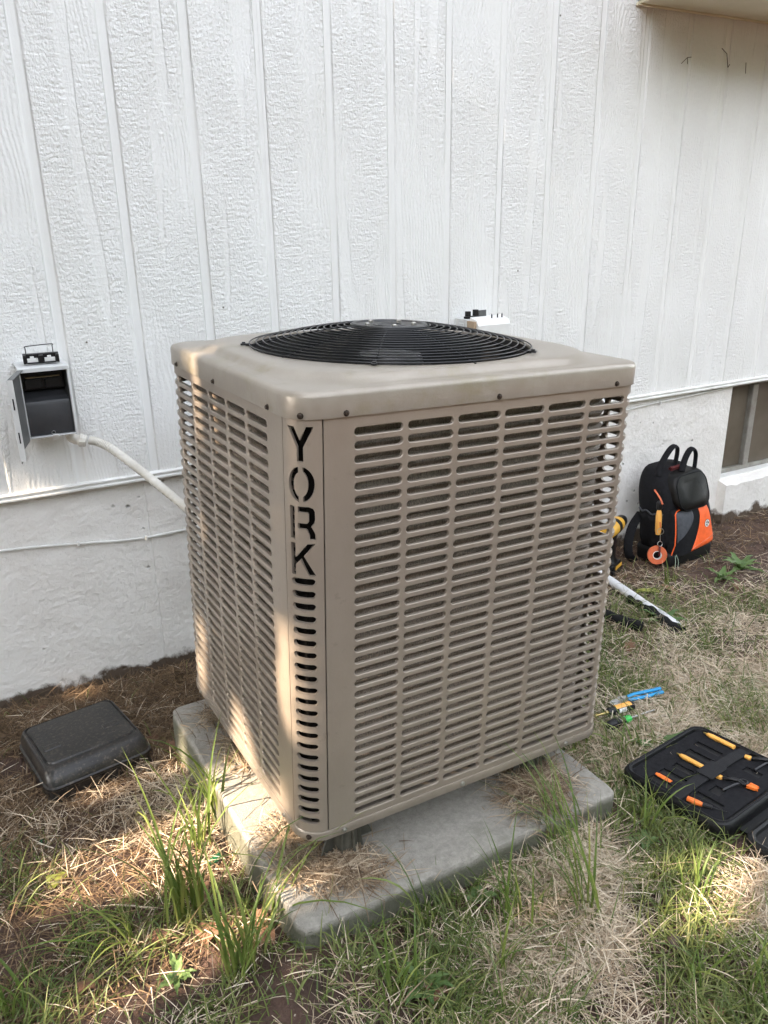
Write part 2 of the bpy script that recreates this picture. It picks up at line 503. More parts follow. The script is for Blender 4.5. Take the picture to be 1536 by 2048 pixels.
M_dgrey = mat('dark_grey_box_plastic', (.026, .027, .030), (.038, .038, .041), 20, .45, bump=.0003)
M_lgrey = mat('painted_grey_box_metal', (.50, .51, .51), (.62, .62, .61), 12, .45, bump=.0004)
M_igrey = mat('bare_grey_box_metal', (.10, .104, .104), (.15, .15, .147), 12, .45, metal=.2)
M_black = mat('black_plastic', (.004, .004, .0045), (.008, .008, .009), 40, .42, spec=.35, bump=.0003)
M_white = mat('white_plastic', (.76, .76, .74), (.68, .68, .66), 20, .4)
M_tan = mat('tan_cardboard', (.40, .30, .20), (.33, .25, .17), 30, .8)
M_conduit = mat('off_white_conduit_pvc', (.66, .64, .59), (.55, .52, .46), 15, .45, bump=.0004)
M_case_d = mat('dusty_black_plastic_lid', (.008, .008, .009), (.028, .025, .022), 9, .34, bump=.0006, bscale=260, c3=(.075, .062, .048), s3=95, t3=.58, rvar=.10)
M_nylon = mat('black_ballistic_nylon', (.0022, .0022, .003), (.006, .006, .008), 60, .8, spec=.22, bump=.0008, bscale=500)
M_rubber = mat('moulded_black_rubber', (.0022, .0022, .0022), (.005, .005, .005), 40, .5, spec=.25, bump=.0005)
M_gnylon = mat('slate_grey_nylon', (.045, .048, .056), (.065, .068, .076), 60, .75, spec=.25, bump=.0006, bscale=500)
M_orange = mat('orange_nylon', (.85, .125, .018), (.72, .095, .012), 40, .6, bump=.0005, bscale=450)
M_otape = mat('orange_tape', (.62, .14, .05), (.50, .10, .035), 40, .5)
M_red = mat('red_lining', (.10, .006, .006), (.05, .004, .004), 40, .8)
M_chrome = mat('steel', (.55, .55, .54), (.4, .4, .39), 60, .28, metal=1)
M_pvc = mat('scuffed_white_pvc', (.66, .67, .69), (.55, .56, .58), 14, .4, c3=(.12, .12, .12), s3=38, t3=.69)
M_foamtube = mat('black_foam_insulation', (.005, .005, .0055), (.011, .011, .011), 60, .85, spec=.2, bump=.002, bscale=260)
M_blue = mat('blue_dipped_grip', (.008, .22, .48), (.012, .27, .55), 30, .35)
M_yellow = mat('yellow_plastic', (.72, .40, .05), (.62, .33, .04), 40, .45)
M_amber = mat('amber_plastic', (.82, .42, .09), (.75, .36, .07), 40, .4)
M_oran2 = mat('orange_plastic', (.86, .20, .03), (.78, .16, .02), 40, .4)
M_brass = mat('brass', (.62, .48, .20), (.5, .37, .14), 60, .3, metal=1)
M_green = mat('green_plastic', (.02, .42, .06), (.04, .5, .09), 40, .35)
M_foam = mat('charcoal_case_foam', (.010, .010, .0115), (.017, .017, .019), 90, .95, spec=.12, bump=.0009, bscale=700)
M_eva = mat('black_eva_case_shell', (.004, .004, .0045), (.008, .008, .0085), 50, .5, spec=.3, bump=.0006, bscale=400)
M_strap = mat('black_elastic_strap', (.013, .013, .0145), (.018, .018, .020), 80, .8, spec=.2, bump=.0006, bscale=900)
M_gglass = mat('green_bottle_glass', (.01, .16, .07), (.02, .22, .10), 30, .12, trans=.6)
M_nut = mat('dark_brown_walnut_husk', (.035, .022, .016), (.09, .06, .045), 50, .6, bump=.002, bscale=120)
M_bark = mat('grey_brown_bark', (.10, .08, .06), (.17, .14, .11), 12, .9, bump=.01, bscale=40)
M_straw = blade_material('dry_grass_straw', [(0, (.12, .075, .045)), (.3, (.33, .245, .16)), (.62, (.56, .465, .345)), (1, (.74, .66, .53))], .6, .15)
M_thatch = blade_material('brown_thatch', [(0, (.05, .03, .018)), (.5, (.14, .09, .05)), (1, (.30, .20, .11))], .7, .1)
M_grass = blade_material('green_grass', [(0, (.045, .075, .018)), (.35, (.095, .135, .034)), (.7, (.18, .205, .062)), (1, (.34, .31, .13))], .45, .35)
M_blade = blade_material('long_grass_blade', [(0, (.065, .11, .025)), (.5, (.13, .19, .042)), (1, (.27, .30, .085))], .38, .38)
M_weed = blade_material('broad_weed_leaf', [(0, (.075, .14, .045)), (1, (.19, .28, .10))], .45, .35)
M_dead = blade_material('dead_leaf', [(0, (.09, .045, .03)), (.5, (.22, .115, .07)), (1, (.34, .20, .13))], .7, .2)
M_yleaf = blade_material('yellow_green_leaf', [(0, (.30, .34, .06)), (1, (.42, .42, .10))], .5, .3)
M_leafcan = blade_material('tree_leaf', [(0, (.03, .07, .015)), (1, (.08, .14, .03))], .5, .12)

# ================================================================== SETTING: ground
def axis(lo, hi, fine, far):
    a = list(np.arange(lo, hi, fine))
    st = fine; x = a[-1]
    while x < far: st *= 1.35; x += st; a.append(x)
    st = fine; x = a[0]
    while x > -far: st *= 1.35; x -= st; a.insert(0, x)
    return np.array(a)
gx = axis(-1.0, 3.6, .0125, 60); gy = axis(-1.0, 1.5, .0125, 60)
XX, YY = np.meshgrid(gx, gy)
ZZ = ground_z(XX, YY)
g = MB()
nx, ny = len(gx), len(gy)
g.v = list(zip(XX.ravel().tolist(), YY.ravel().tolist(), ZZ.ravel().tolist()))
g.f = [(j*nx+i, j*nx+i+1, (j+1)*nx+i+1, (j+1)*nx+i) for j in range(ny-1) for i in range(nx-1)]
ground = g.obj('ground', M_soil, smooth=180, fix=False)
tag(ground, 'bare brown soil with scattered pale bits under the dry grass', 'ground', kind='structure')

# ================================================================== HOUSE
house = empty('house', (1.3, 1.3, 0), label='white house with grooved vertical siding over a painted concrete foundation', cat='house')
HX, HY = 1.3, 1.3
def hb(mb, name, m, parent=house, **k):
    mb.v = [(x-HX, y-HY, z) for x, y, z in mb.v]
    return mb.obj(name, m, parent, **k)
G0, GS, GW = -.154, .2228, .021
ZB, ZT = .612, 4.2
nb0, nb1 = -18, 30
for i in range(nb0, nb1):
    x0 = G0+i*GS+GW/2+.004; x1 = G0+(i+1)*GS-GW/2+.004
    cx = (x0+x1)/2
    w = x1-x0
    # board face with sloped groove shoulders, own origin so that grain differs
    c = .0075
    mb = MB()
    prof = [(-w/2-GW/2, .0034), (-w/2-.0012, .0034), (-w/2, .0028), (-w/2+c, 0), (w/2-c, 0), (w/2, .0028), (w/2+.0012, .0034), (w/2+GW/2, .0034), (w/2+GW/2, .02), (-w/2-GW/2, .02)]
    dy = random.uniform(-.0006, .0006)
    mb.loft([[Vector((px_, py_+dy, z)) for px_, py_ in prof] for z in (ZB, 1.4, 2.2, ZT)])
    o = mb.obj('siding_board', M_side, house)
    o.location = (cx-HX, 0, 0)
# drip trim under the siding: two small ridges
mb = MB()
prof = [(-.012, .598), (-.012, .603), (-.004, .606), (-.004, .610), (-.010, .613), (-.010, .6165), (.001, .621), (.03, .621), (.03, .598)]
mb.loft([[Vector((x, 1.3+py_, z)) for py_, z in prof] for x in (-4.2, 6.6)])
hb(mb, 'drip_trim', M_trim)
# wall body behind the boards
hb(MB().bb(-4.2, 6.6, 1.322, 1.6, .60, ZT), 'wall_core', M_trim)
# foundation, two pours with a thin joint, opening for the window
def found(x0, x1, z0, z1, y0=1.318, nm='foundation_wall'):
    mb = MB().bb(x0, x1, y0, 1.62, z0, z1)
    return hb(mb, nm, M_found, bevel=.004)
found(-4.2, .036, -.5, .596)
found(.0372, 2.86, -.5, .5955)
hb(MB().bb(.030, .043, 1.3195, 1.33, -.45, .59), 'joint_filler', M_found)
found(2.86, 3.75, -.5, .100, 1.322)
found(3.75, 6.6, -.5, .596)
# rough projecting footing under the window
mb = MB()
ring = lambda x: [Vector((x, 1.27+random.uniform(-.006, .006), -.4)), Vector((x, 1.268+random.uniform(-.006, .006), .09+random.uniform(-.006, .006))), Vector((x, 1.325, .112)), Vector((x, 1.33, -.4))]
mb.loft([ring(2.845+.92*k/24) for k in range(25)])
hb(mb, 'window_ledge', M_found, smooth=40)
# window
win = empty('window', (3.3-HX, 1.40-HY, 0)); win.parent = house
def wb(mb, name, m, **k):
    mb.v = [(x-3.3, y-1.40, z) for x, y, z in mb.v]
    return mb.obj(name, m, win, **k)
for (a, b_, c_, d_) in ((2.865, 2.893, .112, .594), (3.717, 3.745, .112, .594), (2.893, 3.717, .562, .594), (2.893, 3.717, .112, .138)):
    wb(MB().bb(a, b_, 1.375, 1.42, c_, d_), 'frame', M_winframe, bevel=.003)
wb(MB().bb(3.085, 3.125, 1.368, 1.405, .139, .561), 'mullion', M_winframe, bevel=.004)
wb(MB().bb(2.894, 3.084, 1.394, 1.400, .1385, .5615), 'pane', M_glass)
wb(MB().bb(3.126, 3.716, 1.384, 1.390, .1385, .5615), 'pane', M_glass)
mb = MB().bb(2.862, 3.748, 1.322, 1.374, .101, .118)
wb(mb, 'sill', M_trim, bevel=.004)
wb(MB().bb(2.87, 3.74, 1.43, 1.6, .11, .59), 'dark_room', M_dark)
# overhang of the storey above
mb = MB().bb(2.005, 6.6, .84, 1.2985, 2.112, 4.2)
hb(mb, 'overhang', M_trim, bevel=.006)
hb(MB().bb(2.012, 6.59, .847, 1.297, 2.100, 2.1115), 'soffit', M_soffit, bevel=.003)
hb(MB().tube([(2.0, 1.291, 2.098), (6.6, 1.291, 2.098)], .006, 6), 'caulk_bead', M_soffit)
# cable stapled along the foundation
pts = smooth_path([(-1.6, 1.312, .47), (-.9, 1.312, .46), (-.415, 1.312, .443), (-.18, 1.312, .418), (-.03, 1.312, .399), (.148, 1.312, .397), (.8, 1.312, .41), (1.5, 1.312, .50), (2.18, 1.312, .560), (2.5, 1.312, .573), (2.72, 1.31, .583), (2.90, 1.308, .594), (3.2, 1.308, .5955)], 6)
cable = empty('cable', (.6, 1.31, .5), label='thin white cable running along the foundation under the siding', cat='cable')
mb = MB().tube([q-Vector((.6, 1.31, .5)) for q in pts], .0042, 6); mb.obj('sheath', M_trim, cable, smooth=60)
for (x, z) in ((-.19, .420), (.02, .397), (2.36, .5685)):
    mb = MB().box((x-.6, -.003, z-.5), (.008, .012, .014)); mb.obj('staple', M_trim, cable, bevel=.001)

# ================================================================== CONCRETE PAD
UR = Euler((-.0036, .033, .0214), 'XYZ')
UM = UR.to_matrix()
pad = None
def lump(name, w, d, h, r):
    mb = MB()
    nseg = 44
    rings = []
    for (ins, z, jit) in ((0, -h, 0), (0, -.022, 1), (.001, -.008, 1), (.0035, -.003, 1), (.009, -.0003, 1), (.05, 0, 0)):
        ring = []
        base = rrect(w-2*ins, d-2*ins, max(r-ins*.6, .012), 4)
        # densify
        for k in range(len(base)):
            a, b_ = base[k], base[(k+1) % len(base)]
            n = max(1, int((b_-a).length/.035))
            for j in range(n):
                q = a.lerp(b_, j/n)
                ring.append((q, k, j, n))
        rings.append([Vector((q.x, q.y, z)) for q, *_ in ring])
    n = min(len(r_) for r_ in rings)
    # resample to equal count by angle
    out = []
    K = 160
    for r_ in rings:
        L_ = [0]
        for k in range(len(r_)): L_.append(L_[-1]+(r_[(k+1) % len(r_)]-r_[k]).length)
        ro = []
        for k in range(K):
            t = L_[-1]*k/K
            j = 0
            while L_[j+1] < t: j += 1
            f_ = (t-L_[j])/max(1e-9, L_[j+1]-L_[j])
            ro.append(r_[j].lerp(r_[(j+1) % len(r_)], f_))
        out.append(ro)
    for i, ro in enumerate(out):
        for k, q in enumerate(ro):
            a = k/K*50
            e = (vnoise(a, i*.3, 1.0, 9)-.5)*.008+(vnoise(a*3, i, 1.0, 10)-.5)*.004
            if 0 < i < 5:
                a0, a1 = ro[k-1], ro[(k+1) % K]
                tt = (a1-a0).normalized()
                q.x += tt.y*e*.45; q.y -= tt.x*e*.45
    mb.loft(out, cap0=True, cap1=True)
    return mb
# pad top plane in the unit's own tilted frame is z = .066
pc = UM @ Vector((.372, .352, .066))
pad = lump('concrete_pad', .858, .905, .17, .026).obj('concrete_pad', M_conc, None, smooth=24)
pad.location = pc; pad.rotation_euler = UR
tag(pad, 'square grey concrete pad with worn rounded edges under the air conditioner', 'concrete pad')

# ================================================================== AIR CONDITIONER
W_, D_, RC = .824, .750, .055
ac = empty('air_conditioner', (0, 0, 0), UR, 'large taupe outdoor air conditioner with slotted panels and a black fan guard on top', 'air conditioner')
Z1, QZ = 1.028, .0254

def path_front(s):
    """from the corner seam along the front, round the right corner, along the right side"""
    x0 = .0535
    a = W_-RC-x0
    q = RC*math.pi/2
    if s <= a: return (x0+s, 0.0, 0.0, -1.0)
    s -= a
    if s <= q:
        t = s/RC
        return (W_-RC+RC*math.sin(t), RC-RC*math.cos(t), math.sin(t), -math.cos(t))
    s -= q
    return (W_, RC+s, 1.0, 0.0)
def path_left(s):
    """from the corner seam along the left side, round the back corner, along the back, round to the right side"""
    y0 = .0465 + .009
    a = D_-RC-y0
    q = RC*math.pi/2
    if s <= a: return (0.0, y0+s, -1.0, 0.0)
    s -= a
    if s <= q:
        t = s/RC
        return (RC-RC*math.cos(t), D_-RC+RC*math.sin(t), -math.cos(t), math.sin(t))
    s -= q
    b_ = W_-2*RC
    if s <= b_: return (RC+s, D_, 0.0, 1.0)
    s -= b_
    if s <= q:
        t = s/RC
        return (W_-RC+RC*math.sin(t), D_-RC+RC*math.cos(t), math.sin(t), math.cos(t))
    s -= q
    return (W_, D_-RC-s, 1.0, 0.0)

def louver(path, first, ncols, total, pitch=.1119, slen=.0996, nrow=33, zb=.193, zt=1.066):
    mb = MB()
    hh = .0070
    def P(s, z, dep):
        x, y, ax_, ay_ = path(s)
        return (x-ax_*dep, y-ay_*dep, z)
    ztop = Z1+QZ/2; zbot = Z1-(nrow-1)*QZ-QZ/2
    gap = pitch-slen
    cols = [(first+i*pitch-gap/2, first+i*pitch+slen+gap/2) for i in range(ncols)]
    nS = 5
    for (s0, s1) in cols:
        c0 = s0+gap/2+hh; c1 = s1-gap/2-hh
        for k in range(nrow):
            zc = Z1-k*QZ
            z0, z1 = zc-QZ/2, zc+QZ/2
            ring = []      # (inner centre s, dir s, dir z, outer s, outer z)
            for j in range(nS):                           # top straight, c0 -> c1
                s = c0+(c1-c0)*j/nS
                ring.append((s, 0, 1, s, z1))
            ou = [(c1, z1), ((c1+s1)/2, z1), (s1, z1), (s1, (z1+zc)/2), (s1, zc), (s1, (z0+zc)/2), (s1, z0), ((c1+s1)/2, z0)]
            for j in range(8):
                a = R(90-22.5*j)
                ring.append((c1, math.cos(a), math.sin(a), ou[j][0], ou[j][1]))
            for j in range(nS):
                s = c1+(c0-c1)*j/nS
                ring.append((s, 0, -1, s, z0))
            ou = [(c0, z0), ((c0+s0)/2, z0), (s0, z0), (s0, (z0+zc)/2), (s0, zc), (s0, (z1+zc)/2), (s0, z1), ((c0+s0)/2, z1)]
            for j in range(8):
                a = R(-90-22.5*j)
                ring.append((c0, math.cos(a), math.sin(a), ou[j][0], ou[j][1]))
            n = len(ring)
            V = []
            for (s, ds, dz, os_, oz) in ring: V.append(P(os_, oz, 0))
            for rr, dep in ((hh+.0016, 0), (hh+.0003, .0010), (hh, .0026), (hh, .0075)):
                for (s, ds, dz, os_, oz) in ring: V.append(P(s+ds*rr, zc+dz*rr, dep))
            F = []
            for l in range(4):
                for j in range(n):
                    F.append((l*n+j, l*n+(j+1) % n, (l+1)*n+(j+1) % n, (l+1)*n+j))
            mb.add(V, F)
    # plain margins
    def strip(sa, sb, za, zb_, zs=None):
        m = max(1, int((sb-sa)/.012))
        zz = zs or [za, zb_]
        V = [P(sa+(sb-sa)*i/m, z, 0) for z in zz for i in range(m+1)]
        F = [(j*(m+1)+i, j*(m+1)+i+1, (j+1)*(m+1)+i+1, (j+1)*(m+1)+i) for j in range(len(zz)-1) for i in range(m)]
        mb.add(V, F)
    sA, sB = cols[0][0], cols[-1][1]
    strip(0, sA, zb, zt); strip(sB, total, zb, zt)
    for (s0, s1) in cols:
        strip(s0, s1, ztop, zt); strip(s0, s1, zb, zbot)
    # folded seam edges
    for s in (0, total):
        x, y, ax_, ay_ = path(s)
        V = [(x, y, zb), (x, y, zt), (x-ax_*.012, y-ay_*.012, zt), (x-ax_*.012, y-ay_*.012, zb)]
        mb.add(V, [(0, 1, 2, 3)])
    return mb
qlen = RC*math.pi/2
tot_f = (W_-RC-.0535)+qlen+(D_-2*RC)*.92
tot_l = (D_-RC-.0555)+qlen+(W_-2*RC)+qlen*.98
o = louver(path_front, .114-.0535, 11, tot_f).obj('louver_panel', M_paint, ac, smooth=32, merge=2e-5)
tag(o, 'slotted front panel wrapping round the right corner')
o = louver(path_left, .1267-.0555, 12, tot_l).obj('louver_panel', M_paint, ac, smooth=32, merge=2e-5)
tag(o, 'slotted left side panel, partly in the sun')

# ---- corner panel with the cut-out letters
def corner_panel():
    # arc coordinate u from left seam (0) to right seam (UW)
    ya, xb = .0535, .0515
    la = max(0, ya-RC); UW = (RC*math.pi/2)
    def P(u, z, dep):
        t = u/RC          # 0 at left side, pi/2 at front
        nx_, ny_ = -math.cos(t), -math.sin(t)
        x = RC+nx_*RC; y = RC+ny_*RC
        # 0.8 mm proud of the neighbours
        return (x-nx_*(dep-.0008), y-ny_*(dep-.0008), z)
    U0, U1 = .0032, UW-.0046
    cu = (U0+U1)/2
    zb, zt = .193, 1.066
    polys = []
    hw = .0245            # half letter width
    st = .0115            # stroke
    def LT(pts, zc, h=.0625):
        polys.append([(cu+a*hw, zc+b_*h/2) for a, b_ in pts])
    s_ = st/hw; sv = st/.0625*2
    zY, zO, zR, zK = 1.0135, .9410, .8690, .7985
    LT([(-1, 1), (-1+s_*1.15, 1), (0, .22), (1-s_*1.15, 1), (1, 1), (s_*.5, -.16), (s_*.5, -1), (-s_*.5, -1), (-s_*.5, -.16)], zY)
    for sg in (-1, 1):    # O, two halves
        out = []
        for k in range(13):
            a = R(80-160*k/12)
            out.append((sg*math.cos(a)*1.02, math.sin(a)*1.05))
        for k in range(13):
            a = R(-72+144*k/12)
            out.append((sg*math.cos(a)*(1.02-s_), math.sin(a)*(1.05-sv*.82)))
        if sg < 0: out = out[::-1]
        LT(out, zO)
    LT([(-.95, 1), (-.95+s_*.85, 1), (-.95+s_*.85, -1), (-.95, -1)], zR)
    LT([(-.28, 1), (.55, 1), (.86, .9), (1, .66), (1, .14), (.9, -.06), (.72, -.2), (.92, -.5), (1, -.72), (1, -1), (.58, -1), (.58, -.75), (.42, -.45), (.3, -.36), (-.28, -.36), (-.28, -.0), (.42, -.0), (.54, .1), (.54, .56), (.42, .64), (-.28, .64)], zR)
    LT([(-.95, 1), (-.95+s_*.85, 1), (-.95+s_*.85, .12), (.42, 1), (.98, 1), (.12, .25), (1.02, -1), (.5, -1), (-.16, .0), (-.95+s_*.85, -.32), (-.95+s_*.85, -1), (-.95, -1)], zK)
    # 22 slots below
    for k in range(22):
        zc = .7545-k*QZ
        hh = .0072
        a0, a1 = cu-.0235+hh, cu+.0235-hh
        ring = []
        for j in range(9):
            a = R(90-22.5*j); ring.append((a1+hh*math.cos(a), zc+hh*math.sin(a)))
        for j in range(1, 4): ring.append((a1+(a0-a1)*j/4, zc-hh))
        for j in range(9):
            a = R(-90-22.5*j); ring.append((a0+hh*math.cos(a), zc+hh*math.sin(a)))
        for j in range(1, 4): ring.append((a0+(a1-a0)*j/4, zc+hh))
        polys.append(ring)
    verts = []; edges = []
    def loop(pts):
        b = len(verts); n = len(pts)
        verts.extend(Vector(q) for q in pts)
        edges.extend((b+i, b+(i+1) % n) for i in range(n))
    NU = 12
    loop([(U0, zb), (U1, zb), (U1, zt), (U0, zt)])
    for pl_ in polys: loop(pl_)
    for k in range(1, NU):
        u = U0+(U1-U0)*k/NU
        b = len(verts); verts.extend([Vector((u, zb)), Vector((u, zt))]); edges.append((b, b+1))
    res = delaunay_2d_cdt(verts, edges, [], 0, 1e-6)
    V2, F2 = res[0], res[2]
    def inside(pt, poly):
        c = False; n = len(poly)
        for i in range(n):
            x1, y1 = poly[i]; x2, y2 = poly[(i+1) % n]
            if (y1 > pt.y) != (y2 > pt.y) and pt.x < (x2-x1)*(pt.y-y1)/(y2-y1)+x1: c = not c
        return c
    boxes = [(min(a for a, _ in q), max(a for a, _ in q), min(b for _, b in q), max(b for _, b in q)) for q in polys]
    keep = []
    for f_ in F2:
        c = sum((V2[i] for i in f_), Vector((0, 0)))/len(f_)
        hit = False
        for bx_, pl_ in zip(boxes, polys):
            if bx_[0] <= c.x <= bx_[1] and bx_[2] <= c.y <= bx_[3] and inside(c, pl_): hit = True; break
        if not hit and U0 <= c.x <= U1: keep.append(f_)
    mb = MB()
    mb.add([P(v.x, v.y, 0) for v in V2], keep)
    # pressed-in walls of every opening and the two folded edges
    cnt = {}
    for f_ in keep:
        for i in range(len(f_)):
            a, b_ = f_[i], f_[(i+1) % len(f_)]
            cnt[(min(a, b_), max(a, b_))] = cnt.get((min(a, b_), max(a, b_)), 0)+1
    edge = [e for e, c in cnt.items() if c == 1]
    for a, b_ in edge:
        va, vb = V2[a], V2[b_]
        mb.add([P(va.x, va.y, 0), P(vb.x, vb.y, 0), P(vb.x, vb.y, .0065), P(va.x, va.y, .0065)], [(0, 1, 2, 3)])
    return mb
o = corner_panel().obj('corner_panel', M_paint, ac, smooth=30, merge=2e-5)
tag(o, 'rounded corner panel with the letters YORK cut out above a column of slots')
# dark wiring compartment behind the corner panel
mb = MB()
mb.bb(.035, .150, .040, .044, .195, 1.055); mb.bb(.035, .039, .0445, .150, .195, 1.055)
mb.obj('wiring_compartment', M_dark, ac)

# ---- coil
def coil_ring(ins, r, n=10):
    return rrect(W_-2*ins, D_-2*ins, r, n, W_/2, D_/2)
mb = MB()
rings = []
nz = 150
for k in range(nz+1):
    z = .205+(1.045-.205)*k/nz
    d = .0030*math.cos(2*math.pi*(z-.205)/.0085)
    rings.append([Vector((q.x, q.y, z)) for q in coil_ring(.034-d, .075)])
mb.loft(rings, cap0=False, cap1=False)
mb.obj('coil', M_coil, ac, smooth=60, fix=False)
# ---- base pan
mb = MB()
mb.loft([[Vector((q.x, q.y, z)) for q in rrect(W_+2*e, D_+2*e, RC+e, 8, W_/2, D_/2)] for e, z in ((-.004, .171), (.0022, .172), (.0028, .176), (.0028, .190), (.0010, .1925), (-.02, .1925))])
mb.obj('base_pan', M_base, ac, smooth=40)

# ---- top cover
CX, CY = W_/2-.004, D_/2
def ray_rrect(w, d, r, ang, cx=W_/2, cy=D_/2):
    """point of a rounded rectangle seen from the fan centre at angle ang"""
    dx, dy = math.cos(ang), math.sin(ang)
    best = None
    lo, hi = 0.0, 2.0
    def ins(t):
        x = abs(CX+dx*t-cx)-(w/2-r); y = abs(CY+dy*t-cy)-(d/2-r)
        return math.hypot(max(x, 0), max(y, 0)) <= r
    for _ in range(40):
        m_ = (lo+hi)/2
        if ins(m_): lo = m_
        else: hi = m_
    return lo
NA = 192
angs = [2*math.pi*k/NA for k in range(NA)]
FR = .316             # fan opening radius
prof = []
def ringz(fn): return [Vector((CX+math.cos(a)*fn(a), CY+math.sin(a)*fn(a), 0)) for a in angs]
def rr_(e, r): return lambda a: ray_rrect(W_+2*e, D_+2*e, r, a)
lid_rings = []
def addring(fn, z):
    lid_rings.append([Vector((CX+math.cos(a)*fn(a), CY+math.sin(a)*fn(a), z(a) if callable(z) else z)) for a in angs])
addring(rr_(.0012, RC), 1.060)
addring(rr_(.0044, RC+.004), 1.0575)
addring(rr_(.0048, RC+.004), 1.060)
addring(rr_(.0048, RC+.004), 1.0935)
addring(rr_(.0036, RC+.003), 1.0985)
addring(rr_(.0005, RC), 1.1025)
addring(rr_(-.007, RC-.004), 1.1045)
addring(rr_(-.016, RC+.01), 1.1053)
addring(rr_(-.026, .10), 1.1060)
addring(rr_(-.0305, .17), 1.1078)
addring(rr_(-.037, .185), 1.1140)
addring(rr_(-.0415, .19), 1.1182)
addring(rr_(-.048, .20), 1.1206)
flat = rr_(-.056, .20)
addring(lambda a: max(flat(a)*.97, FR+.006), 1.1222)
addring(lambda a: FR+.0045, 1.1226)
addring(lambda a: FR+.001, 1.1214)
addring(lambda a: FR-.001, 1.117)
addring(lambda a: FR-.001, 1.080)
mb = MB(); mb.loft(lid_rings, cap0=False, cap1=False)
# the plateau ring must never cross the fan opening on the short sides
o = mb.obj('top_cover', M_lid, ac, smooth=40)
# fan throat
mb = MB(); mb.lathe([(FR-.003, 1.118), (FR-.004, 1.0), (FR-.01, .93), (FR+.03, .90)], Matrix.Translation((CX, CY, 0)), 64, caps=False)
mb.obj('fan_throat', M_fan, ac, smooth=60)
# ---- fan guard
def guard_z(r):
    t = max(0, min(1, (r-.085)/(FR+.004-.085)))
    return 1.166-.0405*t**1.35
guard = None
mb = MB()
for k in range(10):
    a = R(18+36*k)
    pts = [(CX+math.cos(a)*r, CY+math.sin(a)*r, guard_z(r)-.0034) for r in np.linspace(.07, FR+.010, 14)]
    mb.tube(pts, .0019, 6)
guard = mb.obj('fan_guard', M_wire, ac, smooth=60)
nr = 16
for k in range(nr):
    r = .090+(FR+.002-.090)*k/(nr-1)
    mb = MB()
    mb.tube([(CX+r*math.cos(2*math.pi*j/72), CY+r*math.sin(2*math.pi*j/72), guard_z(r)) for j in range(72)], .0015, 6, closed=True)
    mb.obj('guard_ring', M_wire, guard, smooth=60)
T = Matrix.Translation((CX-.004, CY, 0))
mb = MB().lathe([(.0, 1.1635), (.028, 1.1640), (.030, 1.1668), (.036, 1.1668), (.038, 1.1645), (.075, 1.1655), (.079, 1.1690), (.085, 1.1690), (.0875, 1.1640), (.0875, 1.1600), (.0, 1.158)], T, 48, caps=False)
cap = mb.obj('motor_cap', M_capm, guard, smooth=35)
for k in range(5):
    a = R(36+72*k)
    mb = MB().lathe([(.006, 1.164), (.006, 1.170), (.0035, 1.172)], T @ Matrix.Translation((.056*math.cos(a), .056*math.sin(a), 0)), 10)
    mb.obj('bolt', M_bright, guard, smooth=40)
for k in range(5):
    a = R(18+72*k)
    c, s = math.cos(a), math.sin(a)
    Mx = Matrix.Translation((CX+c*(FR+.010), CY+s*(FR+.010), 1.1262)) @ Matrix.Rotation(a, 4, 'Z')
    mb = MB(); mb.box((0, 0, 0), (.022, .011, .004)); mb.box((.004, 0, .0035), (.008, .008, .003)); mb.v = [Mx @ Vector(q) for q in mb.v]
    mb.obj('guard_clip', M_wire, guard, bevel=.001)
# ---- fan below the guard
mb = MB().lathe([(.03, 1.10), (.072, 1.10), (.076, 1.09), (.076, .99), (.03, .985)], Matrix.Translation((CX, CY, 0)), 32)
fan = mb.obj('fan_motor', M_fan, ac, smooth=40)
for k in range(3):
    a0 = R(30+120*k)
    def bl(u, v, a0=a0):
        r = .075+(FR-.022-.075)*v
        a = a0+(u-.5)*(1.15-.15*v)+.25*v
        return Vector((CX+r*math.cos(a), CY+r*math.sin(a), 1.03+.075*(u-.5)*(1-.3*v)+.012*math.sin(u*math.pi)))
    MB().sheet(bl, 8, 8).obj('fan_blade', M_fan, fan, smooth=60, solid=.002)
# ---- feet
for (fx, fy) in ((.128, .082), (.655, .085), (.128, .66), (.66, .66)):
    mb = MB()
    mb.lathe([(.034, .067), (.033, .118), (.036, .119), (.035, .1705)], Matrix.Translation((fx, fy, 0)), 24)
    for k in range(9):
        a = R(40*k)
        c, s = math.cos(a), math.sin(a)
        Mx = Matrix.Translation((fx, fy, 0)) @ Matrix.Rotation(a, 4, 'Z')
        big = .075 if k in (0, 5) else .046
        V = [Mx @ Vector(q) for q in ((.030, -.0015, .0672), (big, -.0015, .0672), (.034, -.0015, .15), (.030, .0015, .0672), (big, .0015, .0672), (.034, .0015, .15))]
        mb.add(V, [(0, 1, 2), (5, 4, 3), (0, 3, 4, 1), (1, 4, 5, 2), (2, 5, 3, 0)])
    mb.obj('foot', M_foot, ac, smooth=30)
# ---- screws
def screw(p, n, m=M_screw, r=.0038):
    Mx = align(p, n)
    mb = MB().lathe([(r*1.55, 0), (r*1.55, .0012), (r, .0016), (r, .0045), (r*.7, .0052)], Mx, 8)
    mb.obj('screw', m, ac, smooth=30)
for x in (.095, .428, .741): screw((x, -.0046, 1.0645), (0, -1, 0))
for y in (.107, .40, .66): screw((-.0046, y, 1.0640), (-1, 0, 0))
screw((RC-.0598*math.cos(R(48)), RC-.0598*math.sin(R(48)), 1.0645), (-.67, -.74, 0))
for x in (.088, .39, .70): screw((x, -.0026, .182), (0, -1, 0), M_bright, .0042)
for y in (.10, .42, .66): screw((-.0026, y, .182), (-1, 0, 0), M_bright, .0042)
screw((RC-.0576*math.cos(R(45)), RC-.0576*math.sin(R(45)), .182), (-.7, -.7, 0), M_screw, .004)

